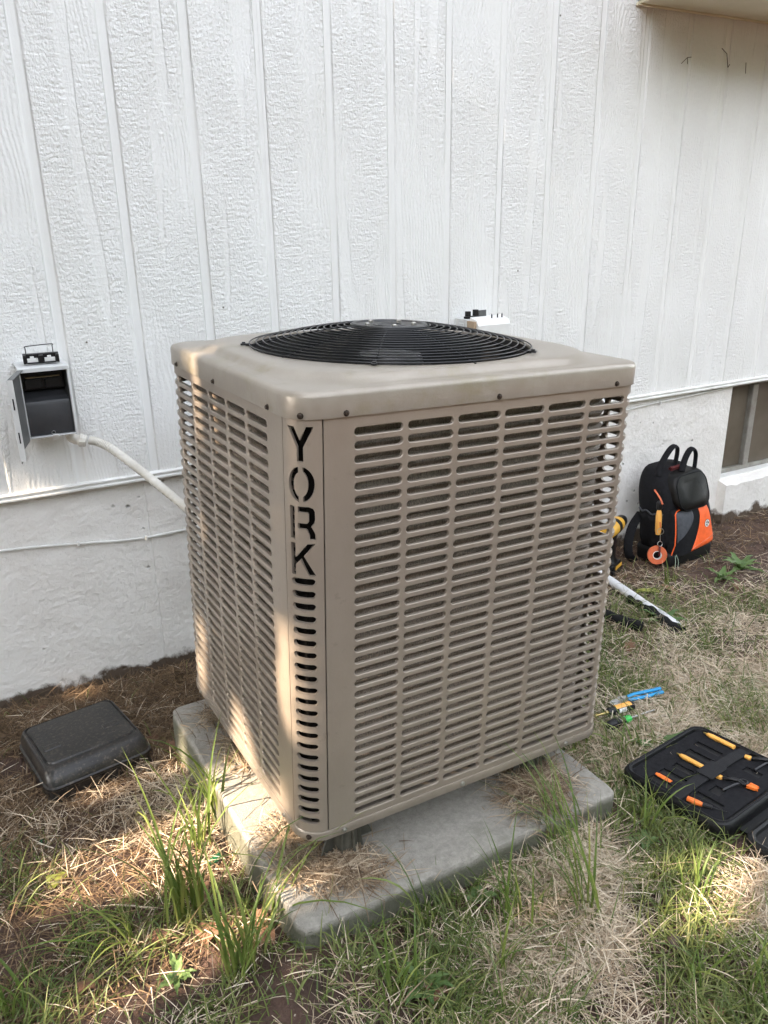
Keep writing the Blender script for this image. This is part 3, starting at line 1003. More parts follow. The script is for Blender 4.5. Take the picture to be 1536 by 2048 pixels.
# ================================================================== ELECTRICAL BOXES ON THE WALL
# open box on the left; local origin at the wall, box bottom centre
db = empty('disconnect_box', (-.2215, 1.2985, .800), label='open grey electrical disconnect box on the siding with its door swung left', cat='electrical box')
bw, bh, bd, th = .128, .198, .100, .003
mb = MB()
mb.bb(-bw/2, -bw/2+th, -bd, -.002, 0, bh)                    # left side
mb.bb(bw/2-th, bw/2, -bd, -.002, 0, bh)                      # right side
mb.bb(-bw/2+th, bw/2-th, -.006, -.002, 0, bh)                # back
mb.bb(-bw/2+th, bw/2-th, -bd, -.0062, 0, th)                 # bottom
mb.obj('body', M_lgrey, db, bevel=.0008)
mb = MB()
mb.bb(-bw/2+th, bw/2-th, -bd+.004, -.0065, bh-.0035, bh-.0005)
mb.bb(-bw/2+th+.0005, -bw/2+th+.0015, -bd+.003, -.0065, th+.001, bh-.004); mb.bb(bw/2-th-.0015, bw/2-th-.0005, -bd+.003, -.0065, th+.001, bh-.004)
mb.bb(-bw/2+.006, bw/2-.006, -.0085, -.0065, .004, bh-.004)
mb.obj('inner_liner', M_igrey, db)
mb = MB(); mb.loft([[Vector((x, y, z)) for y, z in ((-bd-.006, bh-.010), (-bd-.006, bh+.001), (-bd, bh+.004), (-.001, bh+.007), (-.001, bh+.0002), (-bd-.003, bh+.0002), (-bd-.003, bh-.010))] for x in (-bw/2-.003, bw/2+.003)])
mb.obj('hood', M_lgrey, db, bevel=.0008)
# dark grey shield with rounded top
prof = [(-.088, .006), (-.090, .03), (-.090, .092), (-.086, .102), (-.076, .107), (-.050, .110), (-.030, .124), (-.012, .126), (-.012, .006)]
mb = MB(); mb.loft([[Vector((x, y, z)) for y, z in prof] for x in (-.0585, .0585)])
mb.obj('shield', M_dgrey, db, smooth=40, bevel=.0008)
mb = MB(); mb.bb(-.056, .056, -.045, -.012, .128, .178)
mb.bb(-.050, -.004, -.055, -.0452, .134, .160); mb.bb(.004, .050, -.055, -.0452, .134, .160)
mb.obj('fuse_socket', M_black, db, bevel=.002)
mb = MB().bb(-.046, .046, -.058, -.046, .164, .167); mb.obj('label_bar', M_tan, db)
mb = MB().lathe([(.006, 0), (.006, .003)], align((0, -.0085, .187), (0, -1, 0)), 12); mb.obj('mounting_hole', M_black, db)
mb = MB().lathe([(.012, 0), (.012, .002), (.008, .0035)], align((.004, -bd-.001, -.001), (0, -.8, -.6)), 16); mb.obj('knockout', M_white, db, smooth=30)
mb = MB().tube([(.002+.005*math.cos(t), -bd+.008, .010+.005*math.sin(t)) for t in np.linspace(0, 6.28, 12, endpoint=False)], .001, 5, closed=True); mb.obj('lock_ring', M_chrome, db)
# door, hinged on the left edge
Hm = Matrix.Translation((-bw/2-.001, -bd+.001, 0)) @ Matrix.Rotation(R(-163.0+58), 4, 'Z')
mb = MB()
mb.bb(.0, .150, -.0015, .0015, -.004, bh-.001)
mb.bb(.150, .1525, -.0015, .0125, -.022, bh-.001)
mb.bb(.0, .1495, .0018, .0135, bh-.0035, bh-.001)
mb.prism([(.118, -.004), (.150, -.004), (.150, -.03), (.138, -.026)], -.0014, .0014, Matrix.Rotation(R(90), 4, 'X') )
mb.v = [Hm @ Vector(q) for q in mb.v]
door = mb.obj('door', M_igrey, db, bevel=.0006)
mb = MB()
mb.bb(.1528, .1540, -.0015, .0125, -.022, bh-.001)
mb.v = [Hm @ Vector(q) for q in mb.v]
mb.obj('door_edge', M_lgrey, door)  # lighter grey over the flange, its lit look put into the colour
mb = MB()
for z0 in (.028, .118): mb.bb(.1545, .1549, .004, .0075, z0, z0+.030)
mb.v = [Hm @ Vector(q) for q in mb.v]
mb.obj('latch_slot', M_black, door)
mb = MB()
for z0 in (.045, .140): mb.tube([Hm @ Vector((.004, -.003, z0)), Hm @ Vector((.004, -.003, z0+.032))], .003, 6)
mb.obj('hinge', M_lgrey, door, smooth=40)
# fuse pull-out resting on the hood
fp = empty('fuse_pullout', (-.218, 1.238, 1.0085), (R(4), 0, R(-4)), 'black fuse pull-out with a wire loop handle standing on the open grey box', 'fuse holder')
mb = MB(); mb.bb(-.047, .047, -.004, .010, 0, .024)
mb.bb(-.047, -.039, -.020, -.0042, 0, .024); mb.bb(-.006, .006, -.020, -.0042, 0, .022); mb.bb(.039, .047, -.020, -.0042, 0, .022)
mb.bb(-.0388, .0388, -.020, -.016, 0, .004)
mb.obj('body', M_black, fp, bevel=.0012)
for x in (-.0225, .0225):
    mb = MB(); mb.bb(x-.014, x+.014, -.0155, -.0045, .001, .013); mb.bb(x-.006, x+.004, -.0155, -.0045, .0132, .0185)
    mb.obj('fuse_blade', M_white, fp, bevel=.001)
mb = MB().tube(smooth_path([(-.037, .004, .024), (-.037, .006, .040), (-.034, .007, .044), (.031, .007, .047), (.034, .006, .042), (.034, .004, .024)], 4), .0013, 6)
mb.obj('wire_handle', M_black, fp, smooth=60)
# flexible conduit
fc = empty('flexible_conduit', (-.150, 1.245, .79), label='ribbed white flexible conduit curving from the open box to the air conditioner', cat='conduit')
def rel(pts, o): return [Vector(q)-Vector(o) for q in pts]
path = smooth_path([(-.122, 1.236, .766), (-.098, 1.226, .758), (-.059, 1.200, .731), (.013, 1.105, .662), (.082, 1.0, .590), (.16, .90, .52), (.26, .80, .47), (.33, .757, .46)], 26)
rads = [.0130+.0013*math.cos(i*2.0944) for i in range(len(path))]
mb = MB().tube(rel(path, fc.location), rads, 14); mb.obj('hose', M_conduit, fc, smooth=70)
mb = MB().tube(rel(smooth_path([(-.172, 1.250, .806), (-.170, 1.249, .782), (-.160, 1.246, .772), (-.146, 1.242, .769)], 4), fc.location), .0145, 12); mb.obj('elbow', M_conduit, fc, smooth=50)
mb = MB().lathe([(.016, 0), (.0195, .002), (.0195, .010), (.018, .012), (.018, .018), (.0155, .021)], align(Vector((-.150, 1.2435, .7690))-Vector(fc.location), (.95, -.22, -.22)), 10); mb.obj('compression_nut', M_conduit, fc, smooth=30)

# second box, behind the unit
d2 = empty('disconnect_box', (1.305, 1.2985, .82), label='white electrical disconnect box on the siding seen over the air conditioner', cat='electrical box')
mb = MB(); mb.bb(-.080, .080, -.075, -.002, 0, .205); mb.obj('body', M_lgrey, d2, bevel=.002)
mb = MB(); mb.loft([[Vector((x, y, z)) for y, z in ((-.128, .02), (-.128, .186), (-.118, .203), (-.0755, .213), (-.0755, .02))] for x in (-.066, .078)]); mb.obj('cover', M_white, d2, bevel=.002)
mb = MB(); mb.bb(-.0785, -.0665, -.118, -.0755, .03, .200); mb.obj('inner_card', M_tan, d2)
mb = MB(); mb.bb(-.0855, -.0805, -.060, -.03, .14, .19); mb.obj('hinge', M_lgrey, d2, bevel=.001)
p2 = empty('fuse_pullout', (1.262, 1.245, 1.0255), (0, 0, R(5)), 'small black fuse pull-out lying on the white box behind the unit', 'fuse holder')
mb = MB(); mb.bb(-.030, .030, -.010, .010, 0, .008); mb.bb(-.026, -.010, -.008, .008, .0082, .026); mb.bb(.010, .026, -.008, .008, .0082, .030); mb.obj('body', M_black, p2, bevel=.0012)
mb = MB(); mb.bb(.034, .068, -.002, .002, 0, .026); mb.obj('metal_tab', M_igrey, p2)
for k, (x, lab) in enumerate(((1.318, 'left'), (1.344, 'middle'), (1.364, 'right'))):
    s_ = empty('screw', (x, 1.198, 1.0255-.007), label='%s one of three dark screws standing on the white box' % ('leftmost' if k == 0 else 'middle' if k == 1 else 'rightmost'), cat='screw', group='screws standing on the white box')
    MB().lathe([(.0065, 0), (.0065, .003), (.0025, .004), (.0025, .020), (.0005, .024)], None, 8).obj('shank', M_black, s_, smooth=30)

# ================================================================== BLACK PLASTIC CASE BY THE WALL
bc = empty('plastic_case', (-.305, .893, gz(-.3, .9)-.004), (R(-3.4), 0, R(9)), 'dusty black plastic case lying closed on the ground against the foundation', 'plastic case')
rings = []
for z, ix, iyf, iyb in ((0, .004, .004, .004), (.006, 0, 0, 0), (.040, 0, 0, 0), (.043, -.004, -.004, -.002), (.049, -.004, -.004, -.002), (.052, .001, .001, .001), (.068, .003, .006, .002), (.080, .006, .014, .004), (.088, .010, .025, .007), (.0915, .014, .036, .010), (.0920, .016, .042, .011), (.0875, .018, .045, .012), (.0875, .022, .056, .015), (.0925, .024, .059, .016), (.0935, .06, .10, .05), (.0945, .12, .13, .12)):
    rings.append([Vector((q.x, q.y, z)) for q in rrect(.286-2*ix, .302-iyf-iyb, max(.006, .030-ix*.4), 5, 0, (iyf-iyb)/2)])
mb = MB().loft(rings)
case_lid = mb.obj('lid', M_case_d, bc, smooth=21)
for x in (-.088, .078):
    mb = MB().loft([[Vector((x+dx*sx, y, z)) for y, z in ((-.03, .0905), (-.026, .0965), (-.004, .0972), (.002, .0925))] for dx, sx in ((-.022, 1), (.022, 1))]); mb.obj('latch_ridge', M_case_d, bc, bevel=.0015)
mb = MB().bb(-.006, .006, -.1545, -.1515, .020, .040); mb.obj('catch', M_black, bc, bevel=.001)
mb = MB().bb(-.13, .13, -.146, .146, -.02, .0); mb.obj('tray', M_black, bc, bevel=.004)

# ================================================================== BACKPACK AND WHAT HANGS ON IT
BPL = (2.312, 1.096, gz(2.31, 1.1)-.002)
bp = empty('tool_backpack', BPL, (0, 0, R(6.3)), 'black tool backpack with an orange front pocket leaning on the foundation', 'backpack')
def lean(z): return .075*max(0, z-.05)/.4
mb = MB().loft([[Vector((q.x, q.y+lean(z), z)) for q in rrect(w, d, r, 6)] for w, d, r, z in ((.296, .186, .03, 0), (.312, .200, .035, .008), (.314, .202, .035, .055), (.308, .196, .035, .066), (.300, .190, .035, .070))])
mb.obj('base', M_rubber, bp, smooth=40)
rings = []
for w, d, r, z, sh in ((.290, .178, .04, .064, 0), (.300, .186, .05, .10, 0), (.302, .190, .06, .18, 0), (.298, .186, .06, .27, .002), (.288, .176, .06, .33, .006), (.262, .156, .06, .375, .014), (.215, .118, .05, .408, .022), (.150, .066, .03, .424, .028)):
    rings.append([Vector((q.x+(vnoise(q.y*9+q.x*5, z*9, 1, 21)-.5)*.010, q.y+lean(z)+sh+(vnoise(q.x*9, z*11, 1, 22)-.5)*.010, z)) for q in rrect(w, d, r, 8)])
mb = MB().loft(rings)
mb.obj('main_compartment', M_nylon, bp, smooth=70, sub=1)
# moulded upper pocket
rings = []
for s_, y in ((1.0, -.050), (1.0, -.088), (.985, -.097), (.945, -.104), (.88, -.109), (.5, -.111)):
    rings.append([Vector((q.x*s_+.010, y+lean(.33)+.030*(q.y/.09), .325+q.y*s_*(1.0+.06*(q.x/.12)))) for q in rrect(.232, .160, .058, 8)])
mb = MB().loft(rings)
up_ = mb.obj('hard_pocket', M_rubber, bp, smooth=50)
mb = MB().tube([Vector((q.x*.92+.010, -.1075+lean(.33)+.030*(q.y/.09), .325+q.y*.92)) for q in rrect(.232, .160, .058, 8)], .0026, 6, closed=True); mb.obj('zipper', M_nylon, up_, smooth=60)
# lower pocket and its coloured panels
def pk(u, v, off=0):
    hw = .146-.014*v
    x = -hw+2*hw*u+.004
    z = .070+.195*v+.016*(u-.5)
    e = max(0, 1-abs(2*u-1)**4)
    t = max(0, 1-max(0, (v-.55)/.45)**3)
    y = -.086-.036*e**.5*t**.6+lean(z)
    return Vector((x, y-off, z))
mb = MB()
mb.loft([[pk(u, v) for u in np.linspace(0, 1, 21)]+[Vector((.14-.014*v+.004, -.05+lean(.07+.2*v), .07+.195*v)), Vector((-.138+.014*v, -.05+lean(.07+.2*v), .07+.195*v))] for v in np.linspace(0, 1, 15)])
lp = mb.obj('front_pocket', M_nylon, bp, smooth=50)
def patch(name, ua, ub, va, vb, m, off):
    def fn(a, b_):
        v = va+(vb-va)*b_
        return pk(ua(v)+(ub(v)-ua(v))*a, v, off)
    return MB().sheet(fn, 12, 18).obj(name, m, lp, smooth=60, solid=.0012)
patch('grey_panel', lambda v: .055, lambda v: max(.06, .43*math.sin(max(0, min(1, (v-.28)/.55))*math.pi/2)), .30, .955, M_gnylon, .0016)
patch('orange_panel', lambda v: .60-.30*(1-v)**2.2, lambda v: .80+.175*(1-v)**.8, .03, .97, M_orange, .0022)
patch('grey_panel', lambda v: min(.965, .885+.09*(1-v)), lambda v: .972, .34, .965, M_gnylon, .0016)
mb = MB().tube([pk(.0, .02, .003), pk(.02, .25, .003), pk(.03, .5, .003), pk(.035, .8, .003), pk(.05, .93, .003), pk(.10, .975, .003)]+[pk(u, .985, .003) for u in np.linspace(.2, .98, 10)], .0026, 6); mb.obj('piping', M_orange, lp, smooth=60)
mb = MB().tube([pk(u, .055+.10*math.sin(math.pi*(u-.30)/1.3), .004) for u in np.linspace(.33, .97, 12)], .0022, 6); mb.obj('flap_seam', M_otape, lp, smooth=60)
def emb(r, off, m, name, sx=1):
    c = pk(.755, .50, off); 
    Mx = align(c, (.05, -1, .12))
    return MB().lathe([(r, 0), (r, .0008)], Mx, 24).obj(name, m, lp)
emb(.0185, .0030, M_black, 'emblem_ring'); emb(.0165, .0038, M_white, 'emblem_disc')
Mx = align(pk(.755, .50, .0048), (.05, -1, .12))
mb = MB()
mb.prism([(-.011, .002), (-.004, .0125), (.004, .012), (-.001, .004)], 0, .0006, Mx); mb.prism([(.001, .002), (.010, .008), (.013, .001), (.006, -.004)], 0, .0006, Mx); mb.prism([(-.009, -.002), (-.001, -.001), (.003, -.012), (-.005, -.011)], 0, .0006, Mx)
mb.obj('emblem_figure', M_black, lp)
# carrying loops and lining
for pts, w in (([(-.115, .045, .392), (-.085, .055, .440), (-.030, .060, .492), (.006, .062, .505), (.030, .062, .490), (.028, .060, .450), (.012, .055, .415)], .0140), ([(-.012, .0, .405), (.022, .012, .455), (.060, .018, .488), (.088, .018, .487), (.104, .016, .462), (.098, .010, .425), (.080, .0, .395)], .0140)):
    MB().tube(smooth_path(pts, 5), w, 8, flat=.45).obj('carry_loop', M_nylon, bp, smooth=60)
MB().loft([[Vector((x, y, z)) for y, z in ((.03, .405), (.026, .418), (.036, .424), (.05, .41))] for x in (-.045, .02)]).obj('lining', M_red, bp)
MB().tube(smooth_path([(-.150, .030, .34), (-.156, -.005, .315), (-.158, -.025, .29)], 4), .004, 6).obj('zip_pull', M_otape, bp)
# side pocket with grey binding
rings = []
for z, e in ((.068, .0), (.12, .016), (.20, .020), (.235, .018)):
    rings.append([Vector((-.146-e*math.sin(math.pi*t), -.060+.125*t+lean(z), z+.006*math.sin(t*13))) for t in np.linspace(0, 1, 13)])
MB().loft(rings, False, False, closed=False).obj('side_pocket', M_nylon, bp, smooth=60, solid=.003)
MB().tube([q+Vector((-.001, 0, .002)) for q in rings[-1]], .0042, 6).obj('pocket_binding', M_gnylon, bp, smooth=60)
# shoulder strap drooping at the back
MB().tube(smooth_path([(-.11, .115, .20), (-.175, .105, .155), (-.215, .090, .09), (-.222, .075, .035), (-.20, .06, .004)], 6), .022, 8, flat=.25).obj('shoulder_strap', M_nylon, bp, smooth=60)
bl_ = bp.matrix_world
B2W = Matrix.Translation(BPL) @ Matrix.Rotation(R(6.3), 4, 'Z')
def bpw(q): return B2W @ Vector(q)
sd = empty('screwdriver', bpw((-.164, -.022, .150)), (R(-6), R(2), 0), 'amber handled screwdriver sticking out of the backpack side pocket', 'screwdriver')
MB().lathe([(.010, 0), (.0135, .02), (.0135, .085), (.011, .10), (.008, .112)], None, 10).obj('handle', M_amber, sd, smooth=30)
MB().lathe([(.0115, .1125), (.0135, .118), (.0125, .145), (.006, .152)], None, 10).obj('cap', M_black, sd, smooth=30)
tr = empty('tape_roll', bpw((-.187, -.045, .066)), (R(78), 0, R(-38)), 'roll of orange tape hanging from the backpack side', 'tape roll')
mb = MB()
n = 36
prof = [(.019, -.009), (.0415, -.009), (.0415, .009), (.019, .009)]
V = [(r*math.cos(2*math.pi*k/n), r*math.sin(2*math.pi*k/n), z) for r, z in prof for k in range(n)]
F = [(i*n+k, i*n+(k+1) % n, ((i+1) % 4)*n+(k+1) % n, ((i+1) % 4)*n+k) for i in range(4) for k in range(n)]
mb.add(V, F); mb.obj('tape', M_otape, tr, smooth=30, bevel=.0015)
mb = MB(); V = [(r*math.cos(2*math.pi*k/n), r*math.sin(2*math.pi*k/n), z) for r, z in ((.0165, -.0092), (.0189, -.0092), (.0189, .0092), (.0165, .0092)) for k in range(n)]
mb.add(V, F); mb.obj('core', M_white, tr, smooth=30)
kc = empty('key_chain', bpw((-.176, -.034, .165)), label='steel rings and clip holding the tape roll on the backpack', cat='key chain')
def ringmb(c, r, nrm, w=.0013):
    Mx = align(c, nrm)
    return MB().tube([Mx @ Vector((r*math.cos(t), r*math.sin(t), 0)) for t in np.linspace(0, 2*math.pi, 20, endpoint=False)], w, 6, closed=True)
ringmb((-.002, -.010, .010), .013, (-.8, -.6, .2)).obj('ring', M_chrome, kc, smooth=60)
ringmb((-.006, -.018, -.045), .011, (-.3, -.9, .3)).obj('ring', M_chrome, kc, smooth=60)
MB().tube([(0, 0, .05), (-.001, -.006, .024)], .003, 6).obj('cord', M_otape, kc)
MB().tube([(-.003, -.012, -.003), (-.005, -.016, -.034)], .0018, 6).obj('link', M_chrome, kc)
MB().tube(smooth_path([(-.006, -.018, -.056), (-.012, -.026, -.075), (-.013, -.028, -.098)], 4), .0045, 6, flat=.5).obj('webbing', M_red, kc)
MB().tube(smooth_path([bpw((-.140, -.104, .068)), bpw((-.145, -.112, .04)), bpw((-.146, -.112, .002)), bpw((-.136, -.114, .0)), bpw((-.132, -.112, .045)), bpw((-.136, -.104, .072))], 5), .0012, 5)
cw = MB().tube(smooth_path(rel([bpw((-.140, -.104, .070)), bpw((-.147, -.114, .04)), bpw((-.146, -.116, .004)), bpw((-.132, -.117, .004)), bpw((-.128, -.114, .045)), bpw((-.134, -.104, .072))], bpw((-.14, -.11, .0))), 5), .0012, 5)
co = cw.obj('pull_cord', mat('pale_green_cord', (.35, .45, .36), None), None, smooth=60); co.location = bpw((-.14, -.11, .0))
tag(co, 'thin pale green cord loop hanging at the backpack base', 'cord')

# ================================================================== CORDLESS DRILL
dr = empty('cordless_drill', (1.935, 1.110, gz(1.99, 1.1)), (0, 0, R(25)), 'yellow and black cordless drill standing beside the backpack', 'drill')
mb = MB().bb(-.055, .055, -.036, .036, 0, .030); mb.obj('battery', M_black, dr, bevel=.004)
mb = MB().bb(-.050, .045, -.034, .034, .0305, .055); mb.obj('battery_top', M_black, dr, bevel=.006)
mb = MB().bb(-.030, .040, -.0375, -.0345, .030, .046); mb.obj('battery_badge', M_yellow, dr, bevel=.001)
mb = MB().loft([[Vector((q.x+dx, q.y, z)) for q in rrect(w, d, .012, 4)] for w, d, z, dx in ((.06, .05, .055, 0), (.040, .034, .075, .0), (.038, .034, .12, -.006), (.042, .036, .165, -.012), (.06, .04, .185, -.014))]); mb.obj('handle', M_black, dr, smooth=40)
mb = MB().lathe([(.020, -.085), (.032, -.075), (.034, -.02), (.034, .045), (.028, .06)], align((0, 0, .215), (1, 0, 0)), 20); mb.obj('motor_housing', M_yellow, dr, smooth=35)
mb = MB().lathe([(.027, .0605), (.026, .095), (.018, .115), (.012, .120)], align((0, 0, .215), (1, 0, 0)), 20); mb.obj('chuck', M_black, dr, smooth=30)
mb = MB().lathe([(.0348, -.012), (.0350, -.008), (.0350, .014), (.0348, .018)], align((0, 0, .215), (1, 0, 0)), 20, caps=False); mb.obj('grip_band', M_black, dr, smooth=30)

# ================================================================== PIPE AND INSULATION
def lie(x, y, h=0): return Vector((x, y, gz(x, y)+h))
pa, pb = lie(1.862, 1.13, .024), lie(1.708, .535, .020)
pp = empty('pvc_pipe', (pa+pb)/2, label='scuffed white plastic pipe with a cut open end lying behind the air conditioner', cat='pipe')
o_ = (pa+pb)/2
d_ = (pb-pa).normalized()
# full tube, then a half shell at the cut end
mb = MB()
Mx = align(pa-o_, d_)
Ln = (pb-pa).length
n = 20
def ringp(z, r): return [Mx @ Vector((r*math.cos(2*math.pi*k/n), r*math.sin(2*math.pi*k/n), z)) for k in range(n)]
mb.loft([ringp(0, .0175), ringp(Ln*.80, .0175)], True, False)
mb.loft([ringp(0.0, .0148), ringp(Ln*.80, .0148)], False, False)
mb.obj('tube', M_pvc, pp, smooth=60)
upm = [k for k in range(n)]
mb = MB()
sel = []
for k in range(13):
    sel.append(k)
def halfr(z, r, k0):
    out = []
    for k in range(13):
        t = k/12*math.pi*1.12+k0
        v = Vector((r*math.cos(t), r*math.sin(t), z)); out.append(Mx @ v)
    return out
# find the angle for "up"
upl = (Mx.to_3x3().inverted() @ Vector((0, 0, 1))); ka = math.atan2(upl.y, upl.x)-math.pi*.56
mb.loft([halfr(Ln*.80, .0175, ka), halfr(Ln*.93, .0178, ka), halfr(Ln*.985, .0170, ka+.1), halfr(Ln, .014, ka+.2)], False, False, closed=False)
mb.obj('cut_end', M_pvc, pp, smooth=60, solid=.0025)
for i, (a_, b_, r, lab) in enumerate((((1.52, .86, .02), (1.615, .615, .014), .021, 'stubby black foam insulation tube lying left of the white pipe'), ((1.775, .83, .010), (1.690, .500, .014), .023, 'black foam insulation strip lying under the white pipe'))):
    A, B = lie(*a_), lie(*b_)
    mid = (A+B)/2
    o = empty('foam_insulation', mid, label=lab, cat='insulation')
    pts = smooth_path([A-mid, (A-mid)*.4+Vector((.008, 0, .004)), (B-mid)*.45+Vector((-.006, 0, .003)), B-mid], 6)
    MB().tube(pts, [r*(1+.08*math.sin(j*1.7)) for j in range(len(pts))], 12).obj('tube', M_foamtube, o, smooth=60)

# ================================================================== LOOSE TOOLS ON THE GRASS
# tongue and groove pliers
def along(a, b):
    a = Vector(a); b = Vector(b)
    d = (b-a); L_ = d.length
    ang = math.atan2(d.y, d.x)
    return a, L_, ang
a, L_, ang = along(lie(1.150, .262, .030), lie(1.300, .232, .032))
pl_ = empty('pliers', a, (0, 0, ang), 'adjustable pliers with bright blue grips lying in the grass', 'pliers')
def grip(pts, name='grip'):
    return MB().tube(smooth_path(pts, 6), .0062, 8, flat=.8).obj(name, M_blue, pl_, smooth=60)
grip([(.030, .006, .004), (.06, .010, .006), (.10, .010, .006), (.152, .011, .006)])
grip([(.026, -.006, .002), (.055, -.009, .003), (.10, -.008, .003), (.150, -.005, .004)])
MB().prism([(-.036, -.004), (-.030, .004), (-.006, .009), (.006, .016), (.030, .013), (.036, .006), (.020, -.002), (.004, -.004)], -.002, .006).obj('jaw', M_chrome, pl_, bevel=.001)
MB().prism([(-.034, -.012), (-.030, -.006), (-.006, -.003), (.010, -.002), (.030, -.003), (.032, -.011), (.008, -.016), (-.012, -.015)], -.004, .0015).obj('jaw', M_chrome, pl_, bevel=.001)
MB().lathe([(.007, .0062), (.007, .009), (.004, .010)], Matrix.Translation((.012, .003, 0)), 10).obj('pivot_bolt', M_bright, pl_, smooth=30)
# black canister tool with brass tip
a, L_, ang = along(lie(1.165, .222, .032), lie(1.030, .236, .032))
ct = empty('torch_tool', a, (0, 0, ang), 'black cylindrical tool with an orange stripe and brass tip in the grass', 'hand tool')
X = align((0, 0, 0), (1, 0, 0))
MB().lathe([(.010, 0), (.0135, .003), (.0135, .030), (.0128, .032), (.0128, .062), (.0135, .064), (.0135, .088), (.011, .093)], X, 18).obj('body', M_black, ct, smooth=30)
MB().lathe([(.0070, .0932), (.0070, .101), (.0035, .102), (.0035, .128), (.0055, .130), (.0055, .138)], X, 10).obj('brass_tip', M_brass, ct, smooth=30)
MB().loft([[Vector((x, .0142*math.sin(t), .0142*math.cos(t))) for t in np.linspace(-.55, .75, 7)] for x in (.012, .070)], False, False, closed=False).obj('orange_stripe', M_amber, ct, solid=.001)
MB().loft([[Vector((x, .0140*math.sin(t), .0140*math.cos(t))) for t in np.linspace(.85, 1.9, 7)] for x in (.034, .060)], False, False, closed=False).obj('label', M_white, ct, solid=.0008)
mb = MB()
for k, xx in enumerate((.040, .045, .050)): mb.loft([[Vector((x, .0147*math.sin(t), .0147*math.cos(t))) for t in np.linspace(1.1+.1*k, 1.6-.1*k, 4)] for x in (xx, xx+.002)], False, False, closed=False)
mb.obj('label_print', M_black, ct)
# screwdriver with green collar
a, L_, ang = along(lie(1.030, .186, .030), lie(1.212, .176, .030))
s2 = empty('screwdriver', a, (0, 0, ang), 'screwdriver with a black handle and bright green collar in the grass', 'screwdriver')
MB().lathe([(.008, -.002), (.0145, .008), (.0165, .028), (.0150, .052), (.0115, .060)], X, 14).obj('handle', M_black, s2, smooth=40)
MB().lathe([(.0110, .0602), (.0118, .064), (.0110, .078), (.0085, .084)], X, 10).obj('collar', M_green, s2, smooth=30)
MB().lathe([(.0030, .0842), (.0030, .175), (.0012, .180)], X, 8).obj('shaft', M_chrome, s2, smooth=40)

# ================================================================== OPEN TOOL CASE WITH FOAM
TCL = Vector((.925, -.300, gz(.95, -.2)+.004)); TCA = R(6.5)
tcM = Matrix.Translation(TCL) @ Matrix.Rotation(R(-3.5), 4, 'X') @ Matrix.Rotation(TCA, 4, 'Z')
tc_ = empty('tool_case', TCL, (R(-3.5), 0, TCA), 'open black zip case with foam inserts and test leads on the grass', 'tool case')
tcM = Matrix.Translation(TCL) @ Euler((R(-3.5), 0, TCA), 'XYZ').to_matrix().to_4x4()
CW, CD = .335, .305
def shell(cx, cy, w, d, h, lift=0):
    out = []
    for ins, z in ((.02, 0), (.006, .004), (0, .014), (0, h-.012), (.003, h-.004), (.010, h), (.016, h-.002), (.018, h-.010)):
        out.append([Vector((q.x, q.y, z+lift)) for q in rrect(w-2*ins, d-2*ins, .035-ins*.5, 6, cx, cy)])
    return MB().loft(out, True, True)
shell(CW/2, CD/2, CW, CD, .052).obj('lower_shell', M_eva, tc_, smooth=40)
lidc = shell(CW/2+.012, -CD/2-.030, CW, CD, .046, .0).obj('upper_shell', M_eva, tc_, smooth=40)
MB().tube([Vector((q.x, q.y, .0515)) for q in rrect(CW-.02, CD-.02, .03, 6, CW/2, CD/2)], .0028, 6, closed=True).obj('zipper', M_strap, tc_, smooth=60)
MB().bb(.06, CW-.04, -.034, .004, .018, .022).obj('hinge_flap', M_eva, tc_, bevel=.002)
# foam with cut-out pockets: grid of cells, pockets recessed
pockets = [(.030, .052, .170, .235), (.072, .096, .155, .235), (.118, .140, .175, .228), (.196, .220, .170, .245), (.244, .266, .175, .250), (.062, .080, .05, .125), (.175, .190, .045, .115), (.240, .262, .060, .105), (.100, .135, .080, .110)]
def foam():
    m_ = .022
    xs = sorted(set([m_, CW-m_]+[p_[0] for p_ in pockets]+[p_[1] for p_ in pockets]))
    ys = sorted(set([m_, CD-m_]+[p_[2] for p_ in pockets]+[p_[3] for p_ in pockets]))
    mb = MB(); zt, zl = .046, .020
    def dep(i, j):
        if i < 0 or j < 0 or i >= len(xs)-1 or j >= len(ys)-1: return None
        x = (xs[i]+xs[i+1])/2; y = (ys[j]+ys[j+1])/2
        return zl if any(a < x < b_ and c < y < d for a, b_, c, d in pockets) else zt
    for i in range(len(xs)-1):
        for j in range(len(ys)-1):
            z = dep(i, j)
            mb.add([(xs[i], ys[j], z), (xs[i+1], ys[j], z), (xs[i+1], ys[j+1], z), (xs[i], ys[j+1], z)], [(0, 1, 2, 3)])
            zr = dep(i+1, j); zu = dep(i, j+1)
            if zr is not None and zr != z: mb.add([(xs[i+1], ys[j], z), (xs[i+1], ys[j+1], z), (xs[i+1], ys[j+1], zr), (xs[i+1], ys[j], zr)], [(0, 1, 2, 3)])
            if zu is not None and zu != z: mb.add([(xs[i], ys[j+1], z), (xs[i+1], ys[j+1], z), (xs[i+1], ys[j+1], zu), (xs[i], ys[j+1], zu)], [(0, 1, 2, 3)])
    return mb
foam().obj('foam_insert', M_foam, tc_)
mb = MB().loft([[Vector((.012, .128, .0475)), Vector((.012, .158, .0475)), Vector((.012, .158, .049)), Vector((.012, .128, .049))], [Vector((.10, .128, .054)), Vector((.10, .158, .054)), Vector((.10, .158, .056)), Vector((.10, .128, .056))], [Vector((.25, .128, .054)), Vector((.25, .158, .054)), Vector((.25, .158, .056)), Vector((.25, .128, .056))], [Vector((.322, .128, .0475)), Vector((.322, .158, .0475)), Vector((.322, .158, .049)), Vector((.322, .128, .049))]])
st_ = mb.obj('strap', M_strap, tc_, smooth=30)
MB().bb(.130, .200, .120, .166, .0565, .0600).obj('strap_patch', M_strap, tc_, bevel=.001)
